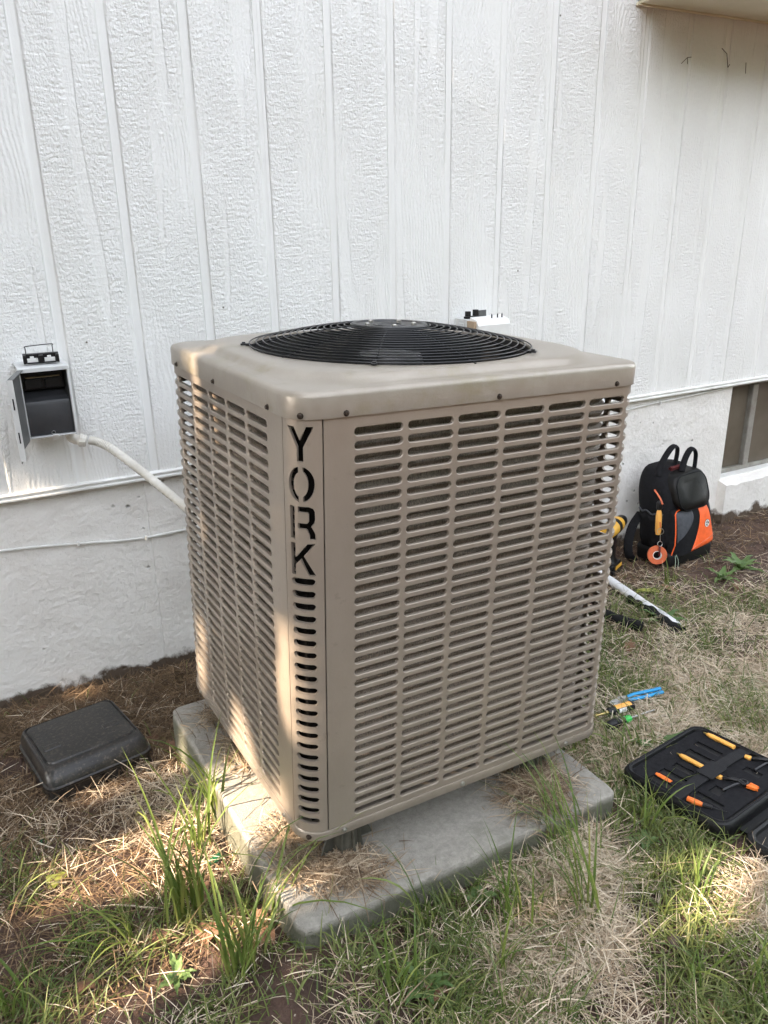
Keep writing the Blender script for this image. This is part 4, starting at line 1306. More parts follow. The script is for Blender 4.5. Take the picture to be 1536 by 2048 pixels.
# things held in the foam
def incase(name, x, y, z, label, cat, group=None):
    M_ = tcM @ Matrix.Translation((x, y, z))
    return empty(name, M_.translation, Euler((R(-3.5), 0, TCA)), label, cat, group)
def probe(x, y0, y1, m, label):
    e = incase('test_probe', x, y0, .046, label, 'test probe', 'probes held in the foam case')
    L_ = y1-y0
    MB().loft([[Vector((q.x, y, q.y+.005)) for q in rrect(w, h, .004, 3)] for y, w, h in ((0, .013, .009), (L_*.8, .014, .010), (L_*.95, .011, .009), (L_, .005, .005))]).obj('handle', m, e, smooth=40)
    MB().lathe([(.0028, 0), (.0025, .006), (.0009, .009)], align((0, L_, .005), (0, 1, 0)), 8).obj('tip', M_brass, e, smooth=40)
probe(.307, .168, .252, M_amber, 'amber test probe nearest the far edge of the foam case')
probe(.168, .168, .240, M_amber, 'amber test probe in the middle of the foam case')
e = incase('wire_stripper', .040, .165, .030, 'orange tool handle in the near foam pocket, left of the strap', 'tool handle')
MB().loft([[Vector((q.x, y, q.y)) for q in rrect(w, .014, .005, 3)] for y, w in ((0, .012), (.02, .014), (.05, .015), (.062, .010))]).obj('handle', M_oran2, e, smooth=40)
MB().loft([[Vector((q.x+.020, y, q.y+.014)) for q in rrect(w, .010, .004, 3)] for y, w in ((.022, .010), (.04, .014), (.060, .013), (.068, .008))]).obj('handle', M_oran2, e, smooth=40)
e = incase('probe_tip', .030, .120, .050, 'small orange probe with a black pointed tip on the foam near the front edge', 'test probe')
MB().tube([(0, 0, 0), (.004, -.022, 0), (.008, -.036, 0)], [.007, .0075, .005], 8).obj('handle', M_oran2, e, smooth=40)
MB().tube([(.008, -.0365, 0), (.016, -.056, 0)], [.006, .005], 8).obj('collar', M_black, e, smooth=40)
MB().tube([(.016, -.0565, 0), (.030, -.092, 0)], [.0018, .0010], 6).obj('tip', M_black, e, smooth=40)
def clip(x, y, lab, rz):
    e = incase('alligator_clip', x, y, .050, lab, 'clip', 'clips held in the foam case')
    e.rotation_euler = (R(-3.5), 0, TCA+rz)
    MB().loft([[Vector((q.x, yy, q.y)) for q in rrect(w, .009, .003, 3)] for yy, w in ((.030, .011), (.016, .012), (.014, .008))]).obj('stub', M_amber, e, smooth=30)
    MB().tube(smooth_path([(0, .012, 0), (.004, -.004, .004), (.010, -.022, .004), (.008, -.040, .002)], 5), .0052, 8).obj('boot', M_black, e, smooth=50)
    MB().tube(smooth_path([(-.042, -.008, -.001), (-.020, -.016, .001), (.0, -.026, .003), (.014, -.046, .002)], 5), .0026, 6).obj('lever', M_dgrey, e, smooth=50)
    MB().tube([(.011+.010*math.cos(t), -.034+.010*math.sin(t), .006) for t in np.linspace(0, 2*math.pi, 14, endpoint=False)], .0022, 6, closed=True).obj('spring', M_black, e, smooth=50)
    MB().prism([(.004, -.044), (.014, -.046), (.016, -.066), (.010, -.072), (.006, -.062)], -.003, .005).obj('jaw', M_oran2, e, bevel=.001)
    MB().prism([(.017, -.046), (.024, -.048), (.021, -.070), (.0165, -.064)], -.003, .005).obj('jaw', M_oran2, e, bevel=.001)
clip(.168, .100, 'alligator clip with orange jaws in the middle of the foam case', R(8))
clip(.300, .100, 'alligator clip with orange jaws near the frame edge of the foam case', R(14))

# ================================================================== SMALL DEBRIS
def leafmesh(seed, size, lobes=5, curl=.25):
    r_ = random.Random(seed)
    n = 26
    pts = [(0, 0, 0)]
    rn = []
    for k in range(n):
        a = 2*math.pi*k/n
        rad = .55+.45*abs(math.cos(a*lobes/2+.3))**1.4
        rad *= (1.15-.35*abs(math.sin(a)))*r_.uniform(.85, 1.12)
        x, y = rad*math.cos(a)*size*.5, rad*math.sin(a)*size*.38
        z = curl*(y*y-.3*x*x)/size*2+r_.uniform(-.02, .02)*size
        pts.append((x, y, z)); rn.append(0)
    mid = [(p_[0]*.55, p_[1]*.55, p_[2]*.35) for p_ in pts[1:]]
    V = [pts[0]]+mid+pts[1:]
    F = [(0, 1+k, 1+(k+1) % n) for k in range(n)]+[(1+k, 1+n+k, 1+n+(k+1) % n, 1+(k+1) % n) for k in range(n)]
    mb = MB(); mb.add(V, F)
    mb.tube([(-size*.45, 0, .001), (-size*.8, size*.06, .002)], .0009, 4)
    return mb
def setrnd(o, val, spread=0):
    me = o.data
    at = me.attributes.new('rnd', 'FLOAT', 'POINT')
    r_ = random.Random(len(me.vertices)+int(val*1000))
    at.data.foreach_set('value', [min(1, max(0, val+r_.uniform(-spread, spread))) for _ in me.vertices])
leaves = [
 (1.474, .539, .070, 40, .55, 'reddish brown dead leaf left of the black foam insulation tube'),
 (1.98, .81, .085, 110, .6, 'curled red brown dead leaf in front of the backpack'),
 (1.442, .235, .065, 20, .6, 'red brown dead leaf, left of a pair beyond the open tool case'),
 (1.470, .185, .075, 75, .65, 'red brown dead leaf, right of a pair beyond the open tool case'),
 (2.213, .666, .090, 200, .3, 'dark brown dead leaf under the broad-leaved weed by the backpack'),
 (-.118, .868, .070, 60, .35, 'dull purple brown dead leaf touching the black plastic case'),
 (-.085, .815, .075, 130, .7, 'pale tan dead leaf between the black plastic case and the pad'),
 (-.385, 1.235, .080, 15, .25, 'dark dead leaf on the soil at the foot of the foundation'),
 (-.174, .204, .085, 100, .75, 'tan dead leaf behind the tallest grass clump beside the pad'),
 (-.184, .079, .10, 30, .6, 'brown oak leaf between the two tall grass clumps by the pad'),
 (-.100, .014, .11, 80, .7, 'crumpled tan leaf near the near corner of the pad'),
 (-.285, .120, .07, 160, .5, 'brown leaf in the matted grass left of the tall clumps'),
 (-.434, .068, .06, 10, .45, 'small ribbed brown leaf on dark soil at the lower left'),
 (.146, -.290, .07, 20, .4, 'dark narrow leaf in straw at the bottom centre'),
 (.551, -.583, .07, 60, .7, 'orange brown leaf at the very bottom right of the lawn'),
]
for i, (x, y, s_, rz, val, lab) in enumerate(leaves):
    o = leafmesh(i, s_, random.choice((3, 5, 5, 7)), random.uniform(.2, .6)).obj('dead_leaf', M_dead, None, smooth=60)
    o.location = (x, y, gz(x, y)+.012); o.rotation_euler = (random.uniform(-.35, .35), random.uniform(-.35, .35), R(rz))
    setrnd(o, val, .12); tag(o, lab, 'leaf', 'dead leaves on the ground')
for i, (x, y, s_, rz, lab) in enumerate(((1.886, .831, .11, 150, 'yellow green withered leaf beyond the white pipe'), (-.452, .411, .06, 30, 'yellow leaf with a dark spot on bare soil at the left'))):
    o = leafmesh(50+i, s_, 3, .5).obj('yellow_leaf', M_yleaf, None, smooth=60)
    o.location = (x, y, gz(x, y)+.014); o.rotation_euler = (.2, -.1, R(rz)); setrnd(o, .5, .3); tag(o, lab, 'leaf')
# walnut
mb = MB(); mb.lathe([(.002, -.016), (.009, -.013), (.0145, -.006), (.016, .002), (.0135, .010), (.007, .0155), (.001, .0175)], None, 14)
o = mb.obj('walnut', M_nut, None, smooth=60); o.location = (.608, -.435, gz(.608, -.435)+.012); o.rotation_euler = (.5, .3, 0)
tag(o, 'dark brown walnut husk lying in the straw at lower right', 'nut')
# green glass
def shard(x, y, s_, lab, seed):
    r_ = random.Random(seed)
    mb = MB(); poly = [(s_*math.cos(2*math.pi*k/7)*r_.uniform(.6, 1), s_*math.sin(2*math.pi*k/7)*r_.uniform(.6, 1)) for k in range(7)]
    mb.prism(poly, 0, s_*.5)
    o = mb.obj('glass_shard', M_gglass, None, bevel=s_*.08); o.location = (x, y, gz(x, y)+.004); o.rotation_euler = (.6, .4, seed); tag(o, lab, 'glass')
shard(-.106, .291, .030, 'larger piece of dark green glass half hidden behind tall grass', 3)
shard(-.466, .576, .010, 'tiny bright green glass chip on the soil by the black case', 4)
# dry sprigs caught on the siding
for (x, z, pts, lab) in ((2.286, 1.94, [[(-.022, 0, -.018), (-.006, -.003, -.004), (.004, -.004, .004), (.030, 0, .008)], [(.004, -.004, .004), (.008, -.004, -.018)]], 'dry three-pronged sprig caught on the siding under the soffit'),
                         (2.518, 1.955, [[(-.035, 0, .035), (-.005, -.002, .018), (.01, -.002, -.03)], [(.01, -.002, -.03), (.018, -.003, -.018)]], 'hooked dry sprig caught on the siding, second under the soffit'),
                         (2.635, 1.93, [[(0, 0, .02), (.003, -.002, -.02)]], 'short dark insect case on the siding, rightmost under the soffit')):
    o = MB()
    for q in pts: o.tube(q, .0013, 5)
    o = o.obj('dry_sprig', M_nut, None); o.location = (x, 1.297, z); tag(o, lab, 'twig')

# ================================================================== GRASS AND STRAW
def in_rect(x, y, cx, cy, w, d, a):
    c, s = math.cos(-a), math.sin(-a)
    dx, dy = x-cx, y-cy
    u = dx*c-dy*s; v = dx*s+dy*c
    return (np.abs(u) < w/2) & (np.abs(v) < d/2)
def blocked(x, y, grow=0):
    b = in_rect(x, y, .380, .360, .87+grow, .915+grow, .0214)
    b |= in_rect(x, y, -.305, .893, .285+grow, .31+grow, R(9))
    c = tcM @ Vector((CW/2, CD/2-.18, 0))
    b |= in_rect(x, y, c.x, c.y, CW+grow, CD*2+.05+grow, TCA)
    b |= in_rect(x, y, 2.312, 1.096, .31+grow, .21+grow, R(6.3))
    b |= in_rect(x, y, 1.935, 1.110, .11, .08, R(25))
    b |= y > 1.30
    return b

def blades(name, mat_, x, y, z, L, w, az, el0, el1, rnd, K=3, roll_=None):
    """one mesh of curved flat blades"""
    n = len(x)
    P = np.stack([x, y, z], 1)
    if roll_ is None: roll_ = rng.normal(0, .5, n)
    V = np.zeros((n, (K+1)*2, 3))
    side = np.stack([-np.sin(az), np.cos(az), np.zeros(n)], 1)
    for k in range(K+1):
        t = k/K
        el = el0+(el1-el0)*t
        dirv = np.stack([np.cos(el)*np.cos(az), np.cos(el)*np.sin(az), np.sin(el)], 1)
        nrm = np.cross(dirv, side)
        sd_ = side*np.cos(roll_)[:, None]+nrm*np.sin(roll_)[:, None]
        ww = (w*(1-t**2.2)*.5+.0002)[:, None]
        V[:, 2*k] = P-sd_*ww; V[:, 2*k+1] = P+sd_*ww
        P = P+dirv*(L/K)[:, None]
    me = bpy.data.meshes.new(name)
    nv = n*(K+1)*2
    me.vertices.add(nv); me.vertices.foreach_set('co', V.reshape(-1).astype(np.float32))
    base = (np.arange(n)*(K+1)*2)[:, None, None]
    q = np.array([[2*k, 2*k+1, 2*k+3, 2*k+2] for k in range(K)])[None]
    idx = (base+q).reshape(-1).astype(np.int32)
    nf = n*K
    me.loops.add(nf*4); me.loops.foreach_set('vertex_index', idx)
    me.polygons.add(nf); me.polygons.foreach_set('loop_start', np.arange(nf, dtype=np.int32)*4)
    me.update(calc_edges=True)
    me.shade_smooth()
    at = me.attributes.new('rnd', 'FLOAT', 'POINT')
    at.data.foreach_set('value', np.repeat(np.clip(rnd, 0, 1), (K+1)*2).astype(np.float32))
    me.materials.append(mat_)
    o = bpy.data.objects.new(name, me); col.objects.link(o)
    return o

def sample(n, dens, seed, x0=-.85, x1=3.35, y0=-.80, y1=1.30):
    r_ = np.random.default_rng(seed)
    xs = []; ys = []; got = 0
    while got < n:
        x = r_.uniform(x0, x1, n); y = r_.uniform(y0, y1, n)
        # more where the photograph is near
        k = r_.random(n) < dens(x, y)
        k &= ~blocked(x, y)
        # skip what lies far behind the wall of view
        k &= ~((x > 1.2+1.6*(y+.9)) )
        xs.append(x[k]); ys.append(y[k]); got += k.sum()
    return np.concatenate(xs)[:n], np.concatenate(ys)[:n]

def bump_(x, y, cx, cy, r): return np.exp(-((x-cx)**2+(y-cy)**2)/(2*r*r))
def near(x, y):
    d = np.hypot(x+.465, y+1.213)
    return np.clip(1.5-d*.33, .22, 1)
def dens_straw(x, y):
    front = 1/(1+np.exp(-(-.03-y+.25*x)*14))*(x > -.05)
    n = np.clip((vnoise(x, y, .16, 5)-.30)*2.6, .05, 1)
    left = .11*(x < 0)*np.clip((vnoise(x, y, .13, 6)-.42)*3.0, .01, 1)
    rightb = .15*(x > .8)*(y > .05)*np.clip((vnoise(x, y, .2, 7)-.3)*2.5, .05, 1)
    bare = 1-.9*bump_(x, y, .56, -.47, .05)-.85*bump_(x, y, .66, -.33, .05)-.9*bump_(x, y, -.30, .33, .09)-.9*bump_(x, y, -.45, .26, .09)-.95*bump_(x, y, 2.6, 1.05, .28)-.6*bump_(x, y, -.33, .60, .04)
    sunny = .26*bump_(x, y, -.22, .53, .14)
    return np.clip((front*n+left+rightb+sunny)*bare, 0.015, 1)*near(x, y)
def dens_green(x, y):
    n = np.clip((vnoise(x, y, .14, 8)-.42)*3.4, 0, 1)
    a = .55*(x > .05)*(y < .1)*n
    b_ = .95*bump_(x, y, 1.0, .16, .13)*.7+.55*bump_(x, y, 1.40, .35, .30)*(.35+n)+.8*bump_(x, y, .86, -.10, .09)+.5*bump_(x, y, 1.8, .60, .25)*(.3+n)+.6*bump_(x, y, 2.3, .72, .2)*n
    c = .40*bump_(x, y, .70, -.62, .12)+.4*bump_(x, y, .20, -.30, .12)+.35*(x < 0)*(y < .25)*n+.35*bump_(x, y, -.55, .45, .07)
    e = .35*bump_(x, y, .02, -.16, .08)+.5*bump_(x, y, .25, -.16, .06)+.5*bump_(x, y, .55, -.14, .06)
    return np.clip(a+b_+c+e, 0.004, 1)*near(x, y)*(1-.9*bump_(x, y, 2.6, 1.05, .28))
r_ = np.random.default_rng(3)
n = 80000
x, y = sample(n, dens_straw, 21)
L = r_.gamma(5, .0095, n)+.012
o = blades('dry_grass', M_straw, x, y, ground_z(x, y)+r_.gamma(1.6, .0060, n)-.002, L, r_.uniform(.0009, .0022, n), r_.uniform(0, 6.283, n), r_.normal(.16, .22, n), r_.normal(-.10, .22, n), r_.beta(2.2, 1.8, n)*.75+.25*vnoise(x, y, .12, 12), 3)
tag(o, 'matted pale dry grass clippings covering the ground', 'dry grass', kind='stuff')
# dark thatch along the foundation and behind the case
def dens_thatch(x, y):
    return np.clip(bump_(x, y, -.35, 1.22, .16)*(y > 1.02)+.9*(y > 1.0)*(x < .1)*np.clip((y-1.0)*5, 0, 1)+.7*bump_(x, y, -.06, .95, .13)+.5*bump_(x, y, -.55, .75, .10)+.16*(x < -.02)*(y < .9)+.10*(x > 1.8)*(y > .9), 0, 1)
n = 19000
x, y = sample(n, dens_thatch, 22, -.85, 3.3, 0, 1.30)
o = blades('brown_thatch', M_thatch, x, y, ground_z(x, y)+r_.uniform(-.002, .012, n), r_.gamma(5, .010, n)+.012, r_.uniform(.0010, .0026, n), r_.uniform(0, 6.283, n), r_.normal(.2, .3, n), r_.normal(-.05, .3, n), r_.beta(2, 2, n), 3)
tag(o, 'dark brown matted thatch along the foot of the foundation', 'thatch', kind='stuff')
n = 19000
x, y = sample(n, dens_green, 23)
L = r_.gamma(5, .010, n)+.018
o = blades('green_grass', M_grass, x, y, ground_z(x, y)-.002, L, r_.uniform(.0014, .0036, n), r_.normal(.6, 1.7, n), r_.normal(.75, .35, n), r_.normal(-.05, .45, n), r_.beta(2, 2.2, n)*.7+.3*vnoise(x, y, .1, 13), 4)
tag(o, 'short patchy green lawn grass growing through the straw', 'grass', kind='stuff')
# small soil crumbs
n = 5000
x = r_.uniform(-.8, 3.2, n); y = r_.uniform(-.75, 1.28, n)
k = ~blocked(x, y); x, y = x[k], y[k]
mb = MB()
octa = [(1, 0, 0), (-1, 0, 0), (0, 1, 0), (0, -1, 0), (0, 0, 1), (0, 0, -1)]
octf = [(0, 2, 4), (2, 1, 4), (1, 3, 4), (3, 0, 4), (2, 0, 5), (1, 2, 5), (3, 1, 5), (0, 3, 5)]
zz = ground_z(x, y)
for i in range(len(x)):
    s_ = random.lognormvariate(-5.9, .5)
    q = Euler((random.random()*6, random.random()*6, random.random()*6)).to_matrix()
    mb.add([q @ Vector((a*s_*random.uniform(.6, 1.2), b_*s_, c*s_*.8))+Vector((x[i], y[i], zz[i]+s_*.3)) for a, b_, c in octa], octf)
o = mb.obj('soil_crumbs', M_soil, None, fix=False); tag(o, 'loose crumbs of dark soil scattered over the ground', 'soil', kind='stuff')

# straw blown onto the pad, one heap per spot
def heap(cx, cy, rx, ry, n, seed, label, val=.45, hz=.02, rot=0, up=.22):
    r2 = np.random.default_rng(seed)
    a = r2.normal(0, 1, n)*rx*.5; b_ = r2.normal(0, 1, n)*ry*.5
    x = a*math.cos(rot)-b_*math.sin(rot); y = a*math.sin(rot)+b_*math.cos(rot)
    rr2 = (a/rx)**2+(b_/ry)**2
    z = .002+hz*np.exp(-rr2*1.6)*r2.random(n)
    o = blades('straw_heap', M_straw, x, y, z, r2.gamma(5, .009, n)+.01, r2.uniform(.001, .0024, n), r2.uniform(0, 6.283, n), r2.normal(up, .30 if up > .1 else .12, n), r2.normal(-.35 if up > .1 else -.06, .30 if up > .1 else .10, n), r2.beta(2, 2.6, n)*.8+val-.4, 3)
    q = UM @ Vector((cx, cy, .0665))
    o.location = q; o.rotation_euler = UR
    tag(o, label, 'straw', 'heaps of straw on the pad')
heap(.085, .012, .105, .060, 1150, 1, 'heap of brown straw round the front foot under the lettered corner', .34, .006, -.45, .06)
heap(.630, .010, .110, .085, 1300, 2, 'heap of brown straw on the pad under the right front foot', .30, .028, .5)
heap(.045, .500, .05, .09, 420, 3, 'wisps of straw on the sunlit left strip of the pad', .38, .018, 0)
heap(.055, .680, .07, .08, 420, 4, 'dark straw on the far left corner of the pad', .3, .02, 0)
heap(.010, .130, .05, .10, 350, 5, 'straw scattered on the pad left of the lettered corner', .38, .012, 0)

# tall clumps with single blades as parts
def blade_mesh(L, w, lean0, lean1, seg=7, tw=0.0):
    V = []; F = []
    p_ = Vector((0, 0, 0))
    for k in range(seg+1):
        t = k/seg
        el = lean0+(lean1-lean0)*t**1.5
        ww = w*.5*(min(1, .55+t*2)*(1-max(0, t-.35)**1.3/.65**1.3)+.02)
        sd_ = Vector((0, math.cos(tw*t), math.sin(tw*t)))
        fold = Vector((-math.sin(el), 0, math.cos(el)))*ww*.35
        V += [p_-sd_*ww+fold, p_, p_+sd_*ww+fold]
        p_ = p_+Vector((math.cos(el), 0, math.sin(el)))*(L/seg)
    for k in range(seg):
        b = 3*k
        F += [(b, b+1, b+4, b+3), (b+1, b+2, b+5, b+4)]
    mb = MB(); mb.add(V, F); return mb
pool = []
for i in range(26):
    mb = blade_mesh(1.0, 1.0, 1, 1)
clumps = [
 # x, y, blades, length, width, spread, mean azimuth (None = all round), lean, label
 (-.219, .147, 34, .30, .0070, .035, None, .22, 'tallest upright grass clump in the soil left of the pad'),
 (-.137, .350, 12, .30, .0085, .030, None, .45, 'broad arching grass clump overhanging the left edge of the pad'),
 (-.056, .428, 14, .26, .0085, .020, None, .40, 'sunlit broad-bladed grass clump touching the left side of the pad'),
 (-.161, -.058, 32, .25, .0068, .04, None, .30, 'dense grass clump in front of the near pad corner'),
 (-.075, .030, 12, .30, .0060, .04, R(0), .85, 'grass clump with long blades arching right over the near pad corner'),
 (.197, -.154, 8, .19, .0075, .018, R(160), .18, 'small grass clump with one thick blade against the pad front'),
 (.367, -.243, 16, .21, .0060, .035, R(120), .25, 'loose upright grass clump in straw, below the pad front'),
 (.512, -.301, 16, .28, .0062, .030, R(135), .35, 'tall pale grass clump right of the loose clump in the straw'),
 (.612, -.120, 30, .26, .0042, .045, R(115), .55, 'thin-bladed grass tuft leaning over the right end of the pad front'),
 (.270, -.313, 10, .17, .0055, .025, None, .30, 'sparse grass clump at the bottom centre of the lawn'),
 (.063, -.264, 14, .16, .0055, .035, None, .35, 'low grass clump at the bottom edge left of centre'),
 (.572, -.509, 10, .15, .0060, .030, None, .45, 'short grass clump at the lower right beside the walnut'),
 (.680, -.600, 26, .17, .0060, .06, None, .40, 'bushy grass clump in the bottom right corner'),
 (-.577, .085, 16, .14, .0065, .04, None, .35, 'low grass clump in the bottom left corner'),
 (-.332, .139, 20, .24, .0050, .05, R(190), 1.15, 'flattened grass clump lying over the soil to the left'),
 (.816, -.163, 14, .17, .0060, .035, None, .30, 'upright grass clump between the pad and the open tool case'),
 (.740, -.377, 10, .14, .0060, .03, R(40), .5, 'yellowish grass clump in the sun patch by the tool case'),
 (1.02, .10, 14, .17, .0060, .04, None, .6, 'grass clump with splayed blades at the far left of the tool case'),
 (.92, .16, 20, .20, .0055, .06, R(200), .8, 'thick matted grass clump against the right side of the pad'),
 (2.02, .86, 10, .13, .0050, .03, None, .6, 'small grass clump in front of the hanging tape roll'),
]
for ci, (cx, cy, nb_, LL, ww, sp, azm, ln, lab) in enumerate(clumps):
    r2 = random.Random(100+ci)
    e = empty('grass_clump', (cx, cy, gz(cx, cy)-.004), label=lab, cat='grass', group='tall grass clumps')
    for k in range(nb_):
        L_ = LL*r2.uniform(.55, 1.35)
        l0 = math.pi/2-abs(r2.gauss(0, ln*.55))-.03
        l1 = l0-abs(r2.gauss(.6, .65))-ln*.8
        o = blade_mesh(L_, ww*r2.uniform(.6, 1.15), l0, l1, 7, r2.uniform(-1.0, 1.0)).obj('blade', M_blade, e, smooth=60, fix=False)
        az = r2.uniform(0, 2*math.pi) if azm is None else azm+r2.gauss(0, .55)
        o.location = (r2.gauss(0, sp*.5), r2.gauss(0, sp*.5), 0)
        o.rotation_euler = (0, 0, az)
        at = o.data.attributes.new('rnd', 'FLOAT', 'POINT')
        v0 = r2.uniform(.1, .9)
        at.data.foreach_set('value', [min(1, max(0, v0+(.25 if j < 6 else 0))) for j in range(len(o.data.vertices))])

# broad-leaved weeds
def weed_leaf(L, w):
    def fn(u, v):
        t = v
        ww = w*math.sin(math.pi*min(1, t*.93+.07)**.8)*.5
        x = L*t
        s = (u-.5)*2
        return Vector((x, s*ww, L*(.45*t-.42*t*t)+abs(s)*ww*.25+.004*math.sin(t*14+s*3)*abs(s)))
    return MB().sheet(fn, 4, 8)
weeds = [(2.39, .80, 12, .12, .030, 'leafy dandelion-like weed on the soil right of the backpack'), (2.24, .775, 8, .09, .024, 'smaller leafy weed just left of the larger one by the backpack'),
         (1.085, .045, 3, .10, .045, 'single broad weed leaf touching the far left corner of the tool case'), (.337, -.153, 7, .035, .024, 'small round-leaved green weed in front of the pad'),
         (.777, -.200, 5, .05, .02, 'low green weed near the right corner of the pad'), (-.278, .007, 7, .05, .018, 'small pale green weed on soil at the lower left'),
         (.122, -.275, 7, .06, .030, 'leafy green weed at the bottom edge, left of centre'), (1.72, .62, 6, .09, .03, 'low weed with long leaves beside the cut pipe end')]
for wi, (cx, cy, nl, L_, w_, lab) in enumerate(weeds):
    r2 = random.Random(300+wi)
    e = empty('weed', (cx, cy, gz(cx, cy)), label=lab, cat='weed', group='broad-leaved weeds')
    for k in range(nl):
        o = weed_leaf(L_*r2.uniform(.7, 1.15), w_*r2.uniform(.7, 1.1)).obj('leaf', M_weed, e, smooth=60, fix=False)
        o.rotation_euler = (r2.uniform(-.3, .3), -r2.uniform(.1, .6), 2*math.pi*k/nl+r2.uniform(-.4, .4))
        o.location = (0, 0, .003)
        setrnd(o, r2.uniform(.2, .9), .1)

# ================================================================== TREE THAT SHADES THE PLACE (left of the picture)
S_ = TO_SUN
ea = Vector((0, 0, 1)).cross(S_).normalized()
eb = S_.cross(ea).normalized()
CEN = Vector((1.15, .30, 1.1))+S_*7.4
lit = [((-.156, .585, -.06), .13), ((-.296, .534, -.06), .11), ((-.156, .265, -.05), .10), ((-.116, .101, -.04), .08), ((.021, .212, .06), .10), ((-.006, .587, .06), .07), ((-.007, .316, .06), .10), ((-.023, .056, .06), .06),
       ((.80, -.37, 0), .060), ((.70, -.41, 0), .035), ((-.378, .015, -.03), .055), ((.02, .49, 1.03), .065), ((.02, .56, 1.09), .05), ((0, .64, .39), .06), ((0, .59, .22), .06), ((0, .37, .20), .06), ((0, .16, .18), .06), ((.02, .05, .60), .055), ((.02, .05, .45), .045), ((.02, .42, .90), .035), ((.01, .55, .70), .04), ((.70, .45, 1.05), .06), ((-.30, 1.29, .63), .04), ((-.20, 1.28, .45), .03), ((-.45, .33, -.05), .05)]
lit = [(Vector(p_), r*(1.25 if p_[2] < .1 else 1.0)) for p_, r in lit]
r2 = np.random.default_rng(77)
n = 30000
u = r2.uniform(-1, 1, n); v = r2.uniform(-1, 1, n); w = r2.normal(0, .32, n)
k = (np.abs(u)**3+np.abs(v)**3) < 1
u, v, w = u[k]*3.1, v[k]*3.9, w[k]*1.9
cp = np.array(CEN)[None]+u[:, None]*np.array(ea)+v[:, None]*np.array(eb)+w[:, None]*np.array(S_)
ok = np.ones(len(cp), bool)
for p_, r in lit:
    d = cp-np.array(p_)
    t = d @ np.array(S_)
    dist = np.linalg.norm(d-t[:, None]*np.array(S_), axis=1)
    ok &= dist > r+.035*(vnoise(cp[:, 0]*3, cp[:, 2]*3, 1, 31)+.6)  # crown shaped for the light: leaves dropped along sun rays to the lit spots
cp = cp[ok]
n = len(cp)
print('canopy leaves', n)
V = np.zeros((n, 4, 3))
q1 = r2.normal(size=(n, 3)); q1 /= np.linalg.norm(q1, axis=1)[:, None]
q2 = r2.normal(size=(n, 3)); q2 -= (q2*q1).sum(1)[:, None]*q1; q2 /= np.linalg.norm(q2, axis=1)[:, None]
sz = r2.uniform(.075, .11, n)[:, None]
V[:, 0] = cp-q1*sz*1.4; V[:, 1] = cp-q2*sz*.8; V[:, 2] = cp+q1*sz*1.4; V[:, 3] = cp+q2*sz*.8
root = Vector((CEN.x-1.0, CEN.y+.3, gz(CEN.x-1.0, CEN.y+.3)))
tree = empty('tree', root, label='leafy tree left of the picture casting dappled shade', cat='tree')
me = bpy.data.meshes.new('crown')
me.vertices.add(n*4); me.vertices.foreach_set('co', (V-np.array(root)).reshape(-1).astype(np.float32))
me.loops.add(n*4); me.loops.foreach_set('vertex_index', np.arange(n*4, dtype=np.int32))
me.polygons.add(n); me.polygons.foreach_set('loop_start', np.arange(n, dtype=np.int32)*4)
me.update(calc_edges=True)
at = me.attributes.new('rnd', 'FLOAT', 'POINT'); at.data.foreach_set('value', np.repeat(r2.random(n), 4).astype(np.float32))
me.materials.append(M_leafcan)
o = bpy.data.objects.new('crown', me); col.objects.link(o); o.parent = tree
cen = CEN-root
MB().tube(smooth_path([(0, 0, -.1), (.05, 0, 1.2), (-.05, .05, 2.4), (.25, 0, cen.z*.75), (cen.x, cen.y, cen.z)], 5), [.17-.0055*i for i in range(21)], 10).obj('trunk', M_bark, tree, smooth=60)
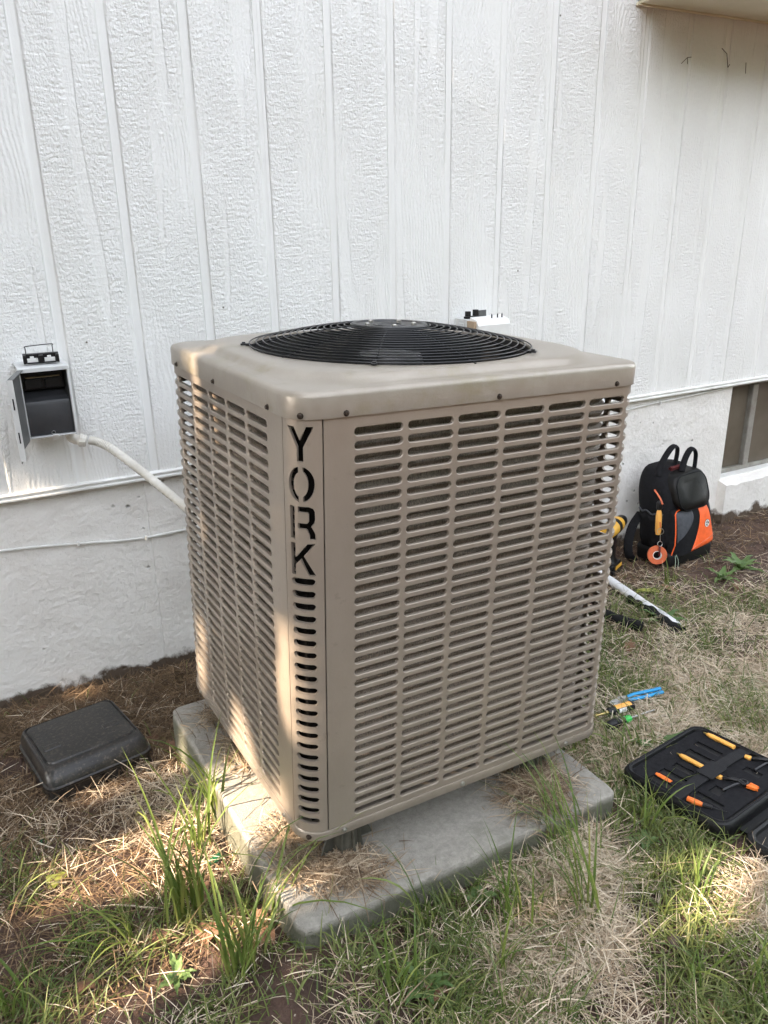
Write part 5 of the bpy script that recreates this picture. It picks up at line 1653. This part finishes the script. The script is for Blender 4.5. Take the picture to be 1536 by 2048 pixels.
for a_, b_ in ((1.6, 1.2), (-1.6, 1.0), (.9, -1.6), (-1.0, -1.5), (0, 2.2)):
    q = cen+ea*a_+eb*b_
    MB().tube(smooth_path([(-.02, .03, cen.z*.55), (q.x*.5, q.y*.5, cen.z*.55+(q.z-cen.z*.55)*.55), q], 5), [.07-.005*i for i in range(11)], 8).obj('limb', M_bark, tree, smooth=60)

# unseen wood, added behind the camera to block the low sky
r3 = np.random.default_rng(5)
n = 9000
an = r3.uniform(R(185), R(350), n); rad = r3.uniform(10.5, 14.5, n)
tx = 1.0+rad*np.cos(an); ty = rad*np.sin(an)
top = 4.5+2.6*vnoise(tx, ty, 2.2, 41)+1.2*vnoise(tx, ty, .8, 42)
tz = r3.random(n)**.8*top-.05
cp = np.stack([tx, ty, tz], 1)
q1 = r3.normal(size=(n, 3)); q1 /= np.linalg.norm(q1, axis=1)[:, None]
q2 = r3.normal(size=(n, 3)); q2 -= (q2*q1).sum(1)[:, None]*q1; q2 /= np.linalg.norm(q2, axis=1)[:, None]
sz = r3.uniform(.14, .34, n)[:, None]
V = np.stack([cp-q1*sz*1.3, cp-q2*sz*.8, cp+q1*sz*1.3, cp+q2*sz*.8], 1)
me = bpy.data.meshes.new('unseen_wood')
me.vertices.add(n*4); me.vertices.foreach_set('co', V.reshape(-1).astype(np.float32))
me.loops.add(n*4); me.loops.foreach_set('vertex_index', np.arange(n*4, dtype=np.int32))
me.polygons.add(n); me.polygons.foreach_set('loop_start', np.arange(n, dtype=np.int32)*4)
me.update(calc_edges=True)
at = me.attributes.new('rnd', 'FLOAT', 'POINT'); at.data.foreach_set('value', np.repeat(r3.random(n), 4).astype(np.float32))
me.materials.append(M_leafcan)
o = bpy.data.objects.new('unseen_wood', me); col.objects.link(o)
tag(o, 'unseen leafy wood edge added behind the camera to block the low sky', 'unseen_wood', kind='stuff')

# ------------------------------------------------------------------ render settings
scene.cycles.max_bounces = 7
scene.cycles.diffuse_bounces = 3
scene.cycles.glossy_bounces = 2
scene.cycles.transmission_bounces = 3
scene.cycles.caustics_reflective = False
scene.cycles.caustics_refractive = False
scene.cycles.use_adaptive_sampling = True
scene.cycles.adaptive_threshold = .02
